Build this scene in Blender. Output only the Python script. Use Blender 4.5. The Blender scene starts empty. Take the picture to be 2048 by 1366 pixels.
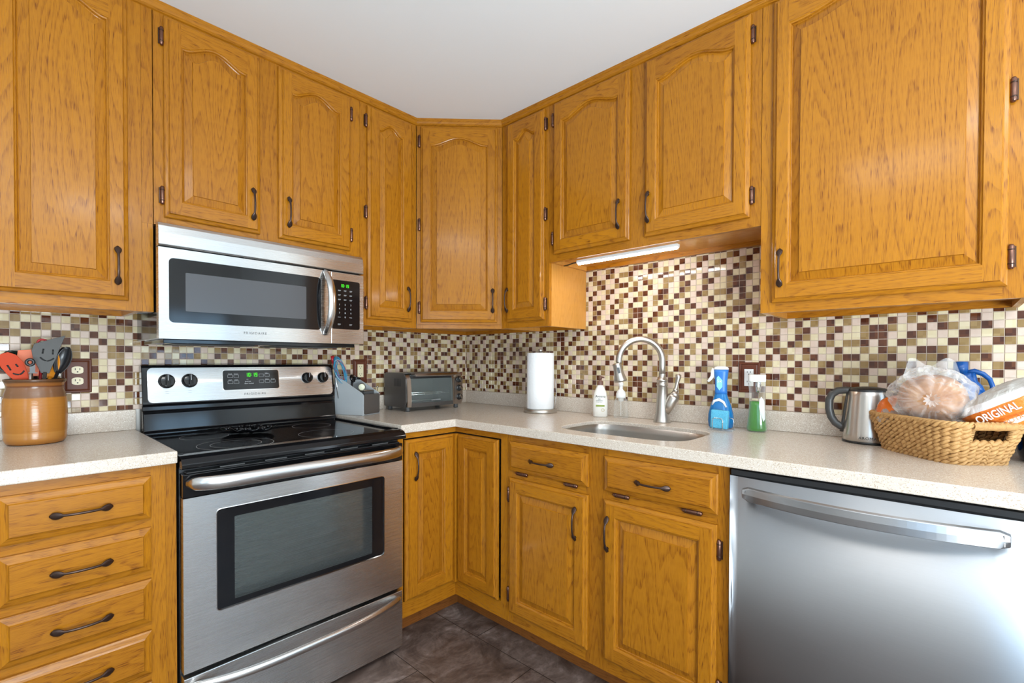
import bpy, math, random
from mathutils import Vector, Matrix, noise
random.seed(7)
C = bpy.context.scene.collection
PI = math.pi
# ------------------------------------------------------------------ camera
cam_d = bpy.data.cameras.new('camera'); cam = bpy.data.objects.new('camera', cam_d); C.objects.link(cam)
yaw, pitch, roll = math.radians(46.9728), math.radians(-0.7028), math.radians(0.1619)
F = Vector((math.sin(yaw)*math.cos(pitch), math.cos(yaw)*math.cos(pitch), math.sin(pitch)))
R = Vector((math.cos(yaw), -math.sin(yaw), 0)); U = R.cross(F)
R, U = R*math.cos(roll)+U*math.sin(roll), U*math.cos(roll)-R*math.sin(roll)
CAM = Vector((-2.0415, -2.2768, 1.1799))
m = Matrix((R, U, -F)).transposed().to_4x4(); m.translation = CAM
cam.matrix_world = m
cam_d.sensor_width = 36; cam_d.lens = 950.3675/2048*36
cam_d.shift_x = (1024-1017.0211)/2048; cam_d.shift_y = (732.6917-683)/2048
cam_d.clip_start = 0.02
bpy.context.scene.camera = cam
# ------------------------------------------------------------------ world, lights, exposure
sc = bpy.context.scene
sc.view_settings.view_transform = 'Standard'; sc.view_settings.look = 'None'
sc.view_settings.gamma = 1; sc.view_settings.use_curve_mapping = False
sc.view_settings.exposure = 0.0
w = bpy.data.worlds.new('world'); sc.world = w; w.use_nodes = True
bg = w.node_tree.nodes['Background']; bg.inputs[0].default_value = (0.93, 0.95, 1.0, 1); bg.inputs[1].default_value = 0.40
def area(name, loc, target, sx, sy, power, col=(1, 1, 1)):
    d = bpy.data.lights.new(name, 'AREA'); d.shape = 'RECTANGLE'; d.size = sx; d.size_y = sy; d.energy = power; d.color = col
    o = bpy.data.objects.new(name, d); C.objects.link(o); o.location = loc
    o.rotation_euler = (Vector(target)-Vector(loc)).to_track_quat('-Z', 'Y').to_euler(); return o
area('ceiling_lamp', (-2.35, -2.05, 2.36), (-2.35, -2.05, 0), 0.55, 0.55, 7, (1, .95, .88))
area('ceiling_lamp', (-2.3, -2.62, 2.36), (-2.3, -2.62, 0), 0.45, 0.45, 3.5, (1, .95, .88))
area('ceiling_lamp', (-1.5, -3.3, 2.36), (-1.5, -3.3, 0), 0.4, 0.4, 10, (1, .95, .88))
area('added_ceiling_fill', (-2.25, -3.85, 0.85), (-1.95, -3.00, 2.4), 1.3, 1.1, 150, (.80, .92, 1))  # added, unseen fill light aimed upward to brighten ceiling and cabinet fronts

# ------------------------------------------------------------------ materials
def mat(name, base=(.8, .8, .8), rough=.5, metal=0, **k):
    m = bpy.data.materials.new(name); m.use_nodes = True
    b = m.node_tree.nodes['Principled BSDF']
    b.inputs['Base Color'].default_value = (*base, 1); b.inputs['Roughness'].default_value = rough; b.inputs['Metallic'].default_value = metal
    for kk, v in k.items(): b.inputs[kk.replace('_', ' ')].default_value = v
    m.use_backface_culling = False
    return m
class N:
    def __init__(s, m): s.m = m; s.t = m.node_tree; s.b = s.t.nodes['Principled BSDF']
    def n(s, typ, **k):
        x = s.t.nodes.new(typ)
        for a, v in k.items():
            if a.startswith('i_'):
                key = a[2:]; key = int(key) if key.isdigit() else key.replace('_', ' ')
                if isinstance(v, bpy.types.NodeSocket): s.t.links.new(v, x.inputs[key])
                else: x.inputs[key].default_value = v
            else: setattr(x, a, v)
        return x
    def math(s, op, a, b=0, c=0, clamp=False):
        x = s.t.nodes.new('ShaderNodeMath'); x.operation = op; x.use_clamp = clamp
        for i, v in enumerate((a, b, c)):
            if isinstance(v, bpy.types.NodeSocket): s.t.links.new(v, x.inputs[i])
            else: x.inputs[i].default_value = v
        return x.outputs[0]
    def mix(s, f, a, b, typ='RGBA', mode='MIX'):
        x = s.t.nodes.new('ShaderNodeMix'); x.data_type = typ
        if typ == 'RGBA': x.blend_type = mode; ia, ib, o = 6, 7, 2
        else: ia, ib, o = 2, 3, 0
        for i, v in ((0, f), (ia, a), (ib, b)):
            if isinstance(v, bpy.types.NodeSocket): s.t.links.new(v, x.inputs[i])
            else: x.inputs[i].default_value = (*v, 1) if (typ == 'RGBA' and isinstance(v, tuple) and len(v) == 3) else v
        return x.outputs[o]
    def link(s, a, name): s.t.links.new(a, s.b.inputs[name])
    def noise(s, vec, scale, detail=2, rough=.5, dist=0):
        x = s.n('ShaderNodeTexNoise', i_Scale=scale, i_Detail=detail, i_Roughness=rough, i_Distortion=dist)
        s.t.links.new(vec, x.inputs['Vector']); return x.outputs[0]
    def scaled(s, vec, sc_):
        x = s.t.nodes.new('ShaderNodeVectorMath'); x.operation = 'MULTIPLY'; s.t.links.new(vec, x.inputs[0]); x.inputs[1].default_value = sc_; return x.outputs[0]
    def ramp(s, f, stops):
        x = s.t.nodes.new('ShaderNodeValToRGB'); s.t.links.new(f, x.inputs[0])
        while len(x.color_ramp.elements) > len(stops): x.color_ramp.elements.remove(x.color_ramp.elements[-1])
        while len(x.color_ramp.elements) < len(stops): x.color_ramp.elements.new(1)
        for e, (p, c) in zip(x.color_ramp.elements, stops): e.position = p; e.color = (*c, 1)
        return x.outputs[0]
    def bump(s, h, strength=.2, dist=.001):
        x = s.n('ShaderNodeBump', i_Strength=strength, i_Distance=dist); s.t.links.new(h, x.inputs['Height']); s.link(x.outputs[0], 'Normal')

def oak(name, light, dark, rough=.3):
    m = mat(name, light, rough); n = N(m)
    uv = n.n('ShaderNodeUVMap').outputs[0]
    # contour lines of a grain-stretched noise give the cathedral figure
    lo = n.noise(n.scaled(uv, (6.5, .62, 1)), 1.0, 2.5, .42)
    bands = n.math('FRACT', n.math('MULTIPLY', lo, 36))
    line = n.math('MULTIPLY', n.math('POWER', bands, 3.6), n.math('SUBTRACT', 1.0, n.math('POWER', bands, 24.0)))
    fine = n.noise(n.scaled(uv, (420, 9, 1)), 1.0, 2, .6)
    pores = n.noise(n.scaled(uv, (900, 28, 1)), 1.0, 1, .5)
    pore_m = n.math('MULTIPLY', n.math('SUBTRACT', pores, .52, clamp=True), 6.5, clamp=True)
    pore_m = n.math('MULTIPLY', pore_m, n.math('ADD', n.math('MULTIPLY', line, 1.1), .42))
    big = n.noise(n.scaled(uv, (2.2, .35, 1)), 1.0, 1, .5)
    f = n.math('ADD', n.math('MULTIPLY', line, .30), n.math('MULTIPLY', fine, .36))
    f = n.math('ADD', f, n.math('MULTIPLY', pore_m, .80))
    f = n.math('ADD', f, n.math('MULTIPLY', n.math('SUBTRACT', big, .5), .7), clamp=True)
    col = n.mix(f, light, dark)
    n.link(col, 'Base Color')
    n.link(n.math('ADD', n.math('MULTIPLY', f, .12), rough-.04), 'Roughness')
    n.bump(n.math('ADD', pore_m, n.math('MULTIPLY', line, .35)), -.12, .0003)
    n.b.inputs['Coat Weight'].default_value = .30; n.b.inputs['Coat Roughness'].default_value = .13; n.b.inputs['Specular IOR Level'].default_value = .18
    return m
OAK = oak('honey_oak', (.475, .183, .010), (.17, .045, .003))
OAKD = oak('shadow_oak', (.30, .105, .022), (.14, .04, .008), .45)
OAKL = oak('oak_veneer', (.62, .29, .060), (.46, .19, .032))

def steel(name, base=(.66, .645, .63), rough=.27, axis='x'):
    m = mat(name, base, rough, 1); n = N(m)
    uv = n.n('ShaderNodeTexCoord').outputs['Object']
    s = {'x': (1.5, 1.5, 1400), 'z': (900, 900, 3), 'n': (2, 2, 2)}[axis]
    f = n.noise(n.scaled(uv, s), 1.0, 2, .6)
    n.link(n.math('ADD', n.math('MULTIPLY', f, .05), rough-.025), 'Roughness')
    c = n.mix(f, tuple(v*.93 for v in base), tuple(min(1, v*1.06) for v in base)); n.link(c, 'Base Color')
    n.b.inputs['Anisotropic'].default_value = .85 if axis != 'n' else 0; tg_ = n.n('ShaderNodeTangent', direction_type='RADIAL', axis='Z'); n.link(tg_.outputs[0], 'Tangent'); n.b.inputs['Anisotropic Rotation'].default_value = .25
    return m
STEEL = steel('brushed_steel'); STEELW = steel('brushed_steel_cool', (.43, .44, .46), .36)
STEELV = steel('kettle_steel', (.62, .59, .56), .32)
STEELN = steel('polished_handle_steel', (.66, .65, .64), .24, 'n')
NICKEL = steel('brushed_nickel', (.56, .52, .47), .34, 'n')
SINKS = steel('sink_steel', (.50, .485, .46), .36)
CHROME = mat('chrome', (.8, .8, .8), .08, 1)
BLACKG = mat('black_enamel', (.006, .006, .007), .09, Specular_IOR_Level=.42)
BLACKP = mat('black_plastic', (.016, .016, .017), .35)
BLACKM = mat('black_matte', (.01, .01, .01), .7)
GREYP = mat('grey_plastic', (.08, .08, .08), .4)
BRONZE = mat('oil_rubbed_bronze', (.075, .045, .035), .32, .75)
HINGE = mat('hinge_bronze', (.20, .10, .07), .3, .9)
WHITE = mat('white_plastic', (.85, .84, .82), .3)
IVORY = mat('ivory_plastic', (.78, .68, .45), .35)
PAINT = mat('wall_paint', (.80, .78, .74), .8)
CEIL = mat('ceiling_paint', (.86, .88, .89), .9)
LED = mat('led_diffuser', (1, 1, 1), .5); LED.node_tree.nodes['Principled BSDF'].inputs['Emission Color'].default_value = (1, .95, .90, 1); LED.node_tree.nodes['Principled BSDF'].inputs['Emission Strength'].default_value = 60
GREEN = mat('display_green', (0, .1, 0), .5); GREEN.node_tree.nodes['Principled BSDF'].inputs['Emission Color'].default_value = (.07, 1, .02, 1); GREEN.node_tree.nodes['Principled BSDF'].inputs['Emission Strength'].default_value = 1.2
PRINTW = mat('white_print', (.55, .55, .55), .5); PRINTK = mat('dark_print', (.05, .05, .05), .5)

def stone():
    m = mat('speckled_solid_surface', (.7, .6, .5), .22); n = N(m)
    p = n.n('ShaderNodeTexCoord').outputs['Object']
    v = n.n('ShaderNodeTexVoronoi', i_Scale=560.0); n.t.links.new(p, v.inputs['Vector'])
    s = n.n('ShaderNodeSeparateColor'); n.t.links.new(v.outputs['Color'], s.inputs[0])
    nz = n.noise(p, 140, 3, .7)
    c = n.mix(nz, (.60, .505, .415), (.68, .595, .505))
    c = n.mix(n.math('GREATER_THAN', s.outputs[0], .88), c, (.82, .76, .68))
    c = n.mix(n.math('LESS_THAN', s.outputs[1], .09), c, (.48, .37, .28))
    n.link(c, 'Base Color'); return m
STONE = stone()

def tile_mat(name, a, b, rough, stone_=False):
    m = mat(name, a, rough); n = N(m)
    g = n.n('ShaderNodeNewGeometry')
    p = n.n('ShaderNodeTexCoord').outputs['Object']
    sn = n.n('ShaderNodeVectorMath', operation='SNAP'); n.t.links.new(n.scaled(p, (1, 1, 1)), sn.inputs[0]); sn.inputs[1].default_value = (.0248, .0248, .0248)
    wn = n.n('ShaderNodeTexWhiteNoise', noise_dimensions='3D'); n.t.links.new(sn.outputs[0], wn.inputs[0])
    f = wn.outputs['Value']
    if stone_:
        v = n.noise(p, 90, 4, .65, 1.2); f = n.math('ADD', n.math('MULTIPLY', f, .35), n.math('MULTIPLY', v, .65))
    n.link(n.mix(f, a, b), 'Base Color')
    return m
T_C = tile_mat('cream_glass', (.68, .57, .35), (.75, .65, .44), .12)
T_P = tile_mat('travertine', (.63, .46, .36), (.71, .58, .48), .38, True)
T_O = tile_mat('olive_glass', (.27, .165, .060), (.36, .235, .095), .10)
T_D = tile_mat('brown_glass', (.065, .018, .010), (.14, .045, .018), .07)
GROUT = mat('grout', (.55, .44, .35), .85)

def floor_mat():
    m = mat('slate_vinyl', (.1, .07, .06), .34); n = N(m)
    p = n.n('ShaderNodeTexCoord').outputs['Object']
    b = n.n('ShaderNodeTexBrick', offset=.5, i_Scale=1.0, i_Mortar_Size=.0016, i_Mortar_Smooth=.2, i_Brick_Width=.61, i_Row_Height=.305, i_Bias=0.0)
    mp = n.n('ShaderNodeMapping'); mp.inputs['Rotation'].default_value = (0, 0, PI/2); mp.inputs['Location'].default_value = (.11, .05, 0)
    n.t.links.new(p, mp.inputs[0]); n.t.links.new(mp.outputs[0], b.inputs['Vector'])
    b.inputs['Color1'].default_value = (.25, .25, .25, 1); b.inputs['Color2'].default_value = (.75, .75, .75, 1); b.inputs['Mortar'].default_value = (0, 0, 0, 1)
    nz = n.noise(p, 5.5, 7, .68, 1.4); n2 = n.noise(n.scaled(p, (9, 26, 9)), 1.0, 5, .7, .6)
    f = n.math('ADD', n.math('MULTIPLY', nz, .75), n.math('MULTIPLY', n2, .35))
    f = n.math('ADD', f, n.math('MULTIPLY', n.math('SUBTRACT', b.outputs['Color'], .5), .16))
    c = n.ramp(f, [(.38, (.036, .024, .020)), (.52, (.098, .066, .054)), (.64, (.17, .125, .107)), (.76, (.34, .27, .24))])
    c = n.mix(b.outputs['Fac'], c, (.02, .014, .011)); n.link(c, 'Base Color')
    n.bump(n.math('SUBTRACT', f, n.math('MULTIPLY', b.outputs['Fac'], 1.0)), .3, .002)
    return m
FLOOR = floor_mat()

def film(name, col=(.95, .95, .95), a=.25, rough=.12, tint=(1, 1, 1)):
    m = mat(name, col, rough); n = N(m)
    tr = n.n('ShaderNodeBsdfTransparent'); tr.inputs[0].default_value = (*tint, 1)
    mx = n.n('ShaderNodeMixShader'); fr = n.n('ShaderNodeLayerWeight', i_Blend=.35)
    f = n.math('ADD', n.math('MULTIPLY', fr.outputs['Facing'], .55), a, clamp=True)
    n.t.links.new(f, mx.inputs[0]); n.t.links.new(tr.outputs[0], mx.inputs[1]); n.t.links.new(n.b.outputs[0], mx.inputs[2])
    n.t.links.new(mx.outputs[0], n.t.nodes['Material Output'].inputs[0])
    return m
OVENGL = film('oven_glass', (.10, .11, .11), .26, .05, (.62, .66, .64))
CLEAR = film('clear_plastic', (.85, .85, .83), .04, .06, (.98, .98, .97))
FILM = film('plastic_film', (.92, .90, .88), .10, .10)
TOASTGL = film('toaster_glass', (.45, .50, .48), .10, .04, (.80, .86, .84))

# ------------------------------------------------------------------ mesh builder
class MB:
    def __init__(s): s.v = []; s.f = []; s.m = []; s.uv = []; s.mats = []; s.sm = []
    def mi(s, m):
        if m not in s.mats: s.mats.append(m)
        return s.mats.index(m)
    def poly(s, pts, m, grain=None, off=None, smooth=False):
        pts = [Vector(p) for p in pts]; i0 = len(s.v); s.v += pts
        s.f.append(tuple(range(i0, i0+len(pts)))); s.m.append(s.mi(m)); s.sm.append(smooth)
        nr = Vector((0, 0, 0))
        for a, b in zip(pts, pts[1:]+pts[:1]): nr += a.cross(b)
        if nr.length < 1e-12: nr = Vector((0, -1, 0))
        nr.normalize()
        g = {'x': Vector((1, 0, 0)), 'y': Vector((0, 1, 0)), 'z': Vector((0, 0, 1)), None: Vector((0, 0, 1))}[grain]
        if abs(nr.dot(g)) > .9: g = Vector((1, 0, 0)) if abs(nr.x) < .9 else Vector((0, 1, 0))
        g = (g-nr*nr.dot(g)).normalized(); u = nr.cross(g)
        ou, ov = off or (0, 0)
        s.uv.append([(p.dot(u)+ou, p.dot(g)+ov) for p in pts])
    def box(s, x0, x1, y0, y1, z0, z1, m, grain='z', off='r', skip=''):
        if off == 'r': off = (random.uniform(0, 50), random.uniform(0, 50))
        a = [(x0, y0), (x1, y0), (x1, y1), (x0, y1)]
        if x0 > x1 or y0 > y1:
            x0, x1 = sorted((x0, x1)); y0, y1 = sorted((y0, y1)); a = [(x0, y0), (x1, y0), (x1, y1), (x0, y1)]
        if z0 > z1: z0, z1 = z1, z0
        for i in range(4):
            p, q = a[i], a[(i+1) % 4]
            if 'frbl'[i] in skip: continue
            s.poly([(*p, z0), (*q, z0), (*q, z1), (*p, z1)], m, grain, off)
        if 't' not in skip: s.poly([(*p, z1) for p in a], m, grain, off)
        if 'd' not in skip: s.poly([(*p, z0) for p in a[::-1]], m, grain, off)
    def loft(s, rings, m, closed=True, cap0=False, cap1=False, smooth=True, grain=None, off=(0, 0)):
        i0 = len(s.v); n = len(rings[0]); k = s.mi(m)
        for r in rings: s.v += [Vector(p) for p in r]
        for j in range(len(rings)-1):
            for i in range(n if closed else n-1):
                a, b = i0+j*n+i, i0+j*n+(i+1) % n
                s.f.append((a, b, b+n, a+n)); s.m.append(k); s.sm.append(smooth)
                s.uv.append([(i/n, j*.1), ((i+1)/n, j*.1), ((i+1)/n, j*.1+.1), (i/n, j*.1+.1)])
        for c, r0 in ((cap0, 0), (cap1, (len(rings)-1)*n)):
            if c:
                idx = list(range(i0+r0, i0+r0+n)); idx = idx[::-1] if r0 == 0 else idx
                s.f.append(tuple(idx)); s.m.append(k); s.sm.append(False); s.uv.append([(0, 0)]*n)
    def tube(s, path, rad, m, n=10, caps=True, ell=None, up=None, closed=False):
        path = [Vector(p) for p in path]; L = len(path)
        if not isinstance(rad, list): rad = [rad]*L
        rings = []; prev = None
        for i, p in enumerate(path):
            if closed: t = path[(i+1) % L]-path[i-1]
            else: t = path[min(i+1, L-1)]-path[max(i-1, 0)]
            t.normalize()
            if prev is None:
                ref = Vector(up) if up else (Vector((0, 0, 1)) if abs(t.z) < .9 else Vector((1, 0, 0)))
            else: ref = prev
            if up: ref = Vector(up)
            a = (ref-t*ref.dot(t))
            if a.length < 1e-6: a = Vector((1, 0, 0))-t*t.x
            a.normalize(); prev = a; b = t.cross(a)
            r = rad[i]; ra, rb = (r if hasattr(r, '__len__') else (r, r))
            if ell: ra, rb = ra*ell[0], rb*ell[1]
            rings.append([p+a*ra*math.cos(q)+b*rb*math.sin(q) for q in [2*PI*j/n for j in range(n)]])
        if closed: rings.append(rings[0]); caps = False
        s.loft(rings, m, cap0=caps, cap1=caps)
    def lathe(s, prof, m, n=32, c=(0, 0), ex=1, ey=1, cap0=False, cap1=False, smooth=True, rot=0):
        rings = [[(c[0]+r*ex*math.cos(2*PI*j/n+rot), c[1]+r*ey*math.sin(2*PI*j/n+rot), z) for j in range(n)] for r, z in prof]
        s.loft(rings, m, cap0=cap0, cap1=cap1, smooth=smooth)
    def xf(s, M, i0=0):
        for i in range(i0, len(s.v)): s.v[i] = M @ s.v[i]
    def make(s, name, parent=None, loc=(0, 0, 0), rot=(0, 0, 0), bevel=0, seg=2, smooth_angle=None):
        me = bpy.data.meshes.new(name); me.from_pydata([tuple(v) for v in s.v], [], s.f)
        for m in s.mats: me.materials.append(m)
        me.polygons.foreach_set('material_index', s.m); me.polygons.foreach_set('use_smooth', s.sm)
        ul = me.uv_layers.new(name='UVMap'); flat = [c for f in s.uv for q in f for c in q]
        ul.data.foreach_set('uv', flat)
        me.validate(); me.update()
        o = bpy.data.objects.new(name, me); C.objects.link(o); o.location = loc; o.rotation_euler = rot
        if parent: o.parent = parent
        if bevel:
            w_ = o.modifiers.new('weld', 'WELD'); w_.merge_threshold = 1e-5
            b = o.modifiers.new('bevel', 'BEVEL'); b.width = bevel; b.segments = seg; b.limit_method = 'ANGLE'; b.angle_limit = math.radians(40)
        return o
def tag(o, label, cat, group=None):
    o['label'] = label; o['category'] = cat
    if group: o['group'] = group
    return o
def thing(name, label, cat, loc=(0, 0, 0), rz=0, group=None):
    o = bpy.data.objects.new(name, None); o.empty_display_size = .1; C.objects.link(o); o.location = loc; o.rotation_euler = (0, 0, rz)
    return tag(o, label, cat, group)
def struct(o): o['kind'] = 'structure'; return o
def text(s, size, mt, M, name, parent, depth=.0004, spacing=1.0, align='CENTER', bold=0, sx=1):
    cu = bpy.data.curves.new(name, 'FONT'); cu.body = s; cu.size = size; cu.extrude = depth; cu.align_x = align; cu.align_y = 'CENTER'; cu.space_character = spacing; cu.offset = bold; cu.resolution_u = 3
    t = bpy.data.objects.new(name, cu); C.objects.link(t)
    dg = bpy.context.evaluated_depsgraph_get(); me = bpy.data.meshes.new_from_object(t.evaluated_get(dg))
    bpy.data.objects.remove(t); bpy.data.curves.remove(cu)
    me.transform(Matrix.Diagonal((sx, 1, 1, 1)))
    me.transform(M); me.materials.clear(); me.materials.append(mt)
    o = bpy.data.objects.new(name, me); C.objects.link(o); o.parent = parent; return o
def front(x, y, z, rz=0, tilt=0, spin=0):
    """text plane facing local -y at (x,y,z)"""
    return Matrix.Translation((x, y, z)) @ Matrix.Rotation(rz, 4, 'Z') @ Matrix.Rotation(PI/2+tilt, 4, 'X') @ Matrix.Rotation(spin, 4, 'Z')
SEG = {'0': 'abcdef', '1': 'bc', '9': 'abcfgd', ':': ':'}
def digits(B, s, x, y, z, h, m, tilt=0):
    w_ = h*.5; t = h*.13
    for ch in s:
        if ch == ':':
            for zz in (.3, .7): B.box(x, x+t, y-.0005, y, z+h*zz-t/2, z+h*zz+t/2, m)
            x += t*2.2; continue
        for g in SEG[ch]:
            d = {'a': (0, w_, h-t, h), 'd': (0, w_, 0, t), 'g': (0, w_, h/2-t/2, h/2+t/2), 'b': (w_-t, w_, h/2, h), 'c': (w_-t, w_, 0, h/2), 'f': (0, t, h/2, h), 'e': (0, t, 0, h/2)}[g]
            B.box(x+d[0], x+d[1], y-.0005, y, z+d[2], z+d[3], m)
        x += w_*1.45
def rrect(x0, x1, z0, z1, r, n=5):
    pts = []
    for cx, cz, a0 in ((x1-r, z0+r, -PI/2), (x1-r, z1-r, 0), (x0+r, z1-r, PI/2), (x0+r, z0+r, PI)):
        for i in range(n+1):
            a = a0+PI/2*i/n; pts.append((cx+r*math.cos(a), cz+r*math.sin(a)))
    return pts
def rplate(B, x0, x1, z0, z1, r, y0, y1, m, side=None, grain='x'):
    """rounded plate facing -y, back y0, front y1"""
    p = rrect(x0, x1, z0, z1, r)
    B.loft([[(a, y0, b) for a, b in p], [(a, y1, b) for a, b in p]], side or m, smooth=False)
    B.poly([(a, y1, b) for a, b in p], m, grain)

# ------------------------------------------------------------------ room shell
CZ = 2.383
b = MB(); b.box(-4.8, .12, -5.2, .12, -.12, 0, FLOOR); struct(b.make('floor'))
b = MB(); b.box(-4.8, .12, -5.2, .12, CZ, CZ+.1, CEIL); struct(b.make('ceiling'))
b = MB(); b.box(-4.8, 0, 0, .12, 0, CZ, PAINT); wl = struct(b.make('wall_left'))
b = MB(); b.box(0, .12, -5.2, .12, 0, CZ, PAINT); wr = struct(b.make('wall_right'))
b = MB(); b.box(-4.8, 0, -5.2, -5.0, 0, CZ, PAINT); struct(b.make('wall_back'))
b = MB(); b.box(-4.8, -4.6, -5.0, 0, 0, CZ, PAINT); struct(b.make('wall_far'))
SKYP = mat('daylight_pane', (.5, .7, .9), .2); q_ = SKYP.node_tree.nodes['Principled BSDF']; q_.inputs['Emission Color'].default_value = (.45, .72, 1, 1); q_.inputs['Emission Strength'].default_value = 5.0
FRM = mat('white_frame', (.8, .8, .8), .4)
def window(name, x0, x1, y, z0, z1, far=False):
    B = MB(); B.box(x0+.03, x1-.03, y, y+.01, z0+.03, z1-.03, SKYP)
    for q in ((x0-.03, x1+.03, z0-.03, z0+.03), (x0-.03, x1+.03, z1-.03, z1+.03), (x0-.03, x0+.03, z0, z1), (x1-.03, x1+.03, z0, z1), ((x0+x1)/2-.012, (x0+x1)/2+.012, z0, z1)): B.box(q[0], q[1], y, y+.03, q[2], q[3], FRM)
    if far: B.xf(Matrix.Rotation(PI/2, 4, 'Z').inverted() )
    struct(B.make(name))
window('window_1', -.80, -.15, -4.999, .95, 1.75)
window('window_2', 3.1, 4.1, -4.599, .80, 1.90, True)
PAT = ['OOPDCOPDCOPDCCDPOC', 'OPCODPCODPCODDOCPD', 'DPCDOCPDPCCODDPCDO', 'OCDOCPDOCOODPDCDOC', 'DOCPDPCPDCCOCDOCPD', 'PDOCODPCODDCOODPCO',
       'CPCDPCODPCCODDCODP', 'PCDOCPDOCOODPCPDOC', 'DOCODOCPDCCOCDOCPD', 'ODPCODPCODDCOPDOCP', 'CPCDPCODPCCODPCDPC', 'OCDPCPDPCODPCODCPD', 'DOPODOCPDOCPDOCPOD']
TM = {'O': T_O, 'P': T_P, 'D': T_D, 'C': T_C}
def mosaic(wall, a0, a1, regions, name):
    """a = distance from the corner along the wall"""
    B = MB(); P = .0248
    def pt(a, o, z): return (-a, -o, z) if wall == 'left' else (-o, -a, z)
    for c in range(int(a0/P)-1, int(a1/P)+1):
        for r in range(-4, 26):
            xa, xb = c*P+.0092, (c+1)*P+.0092; za = 1.008+r*P; zb = za+P
            cx = (xa+xb)/2; cz = (za+zb)/2
            for (ra0, ra1, rz0, rz1) in regions:
                x0, x1, z0, z1 = max(xa, ra0), min(xb, ra1), max(za, rz0), min(zb, rz1)
                if x1-x0 < .004 or z1-z0 < .003: continue
                cc = c-71; rr = 12-r
                if wall == 'left': cc = c+3; rr += 5
                blk = (cc//18); rr2 = rr+blk*4 if blk else rr
                ch = PAT[rr2 % 13][cc % 18]
                mt = TM[ch]; g = .0010; h = .0032; e = .0007
                tl = random.uniform(-1, 1)*.00025; tz = random.uniform(-1, 1)*.00025
                o4 = [(x0+g, z0+g), (x1-g, z0+g), (x1-g, z1-g), (x0+g, z1-g)]
                i4 = [(x0+g+e, z0+g+e), (x1-g-e, z0+g+e), (x1-g-e, z1-g-e), (x0+g+e, z1-g-e)]
                base = [pt(p[0], .0008, p[1]) for p in o4]; mid = [pt(p[0], h-e, p[1]) for p in o4]
                top = [pt(p[0], h+tl*(1 if k in (0, 3) else -1)+tz*(1 if k < 2 else -1), p[1]) for k, p in enumerate(i4)]
                if wall == 'left': base, mid, top = base[::-1], mid[::-1], top[::-1]
                for u, v in ((base, mid), (mid, top)):
                    for k in range(4): B.poly([u[k], u[(k+1) % 4], v[(k+1) % 4], v[k]], mt)
                B.poly(top, mt)
    for (ra0, ra1, rz0, rz1) in regions:
        q = [pt(ra0, .0016, rz0), pt(ra1, .0016, rz0), pt(ra1, .0016, rz1), pt(ra0, .0016, rz1)]
        if wall == 'left': q = q[::-1]
        B.poly(q, GROUT)
    return B.make(name)
o = mosaic('left', 0, 2.7, [(0, 2.7, .99, 1.355)], 'mosaic_tiles'); o.parent = wl
o = mosaic('right', 0, 2.7, [(0, 2.7, .99, 1.3552), (.911, 1.806, 1.3552, 1.66)], 'mosaic_tiles'); o.parent = wr

# ceiling trim: small moulding following the cabinet fronts
def trim():
    B = MB(); path = [(-2.095, -.305), (-.61, -.305), (-.305, -.61), (-.305, -2.42)]
    prof = [(0.0, 2.352), (.006, 2.354), (.011, 2.360), (.013, 2.368), (.017, 2.374), (.018, CZ), (0, CZ)]
    offs = []
    for i, p in enumerate(path):
        p = Vector(p); d0 = (Vector(path[i])-Vector(path[i-1])).normalized() if i else None; d1 = (Vector(path[i+1])-Vector(path[i])).normalized() if i < 3 else None
        n0 = Vector((d0.y, -d0.x)) if d0 else None; n1 = Vector((d1.y, -d1.x)) if d1 else None
        if n0 is None: nn = n1
        elif n1 is None: nn = n0
        else: nn = (n0+n1)/(1+n0.dot(n1))
        offs.append((p, nn))
    for i in range(3):
        (p, a), (q, c) = offs[i], offs[i+1]; g = 'x' if i == 0 else 'y'
        for (o0, z0), (o1, z1) in zip(prof, prof[1:]):
            B.poly([(*(p+a*o0), z0), (*(q+c*o0), z0), (*(q+c*o1), z1), (*(p+a*o1), z1)], OAK, g, (i*3.3, 1))
    struct(B.make('trim_1'))
trim()

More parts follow.
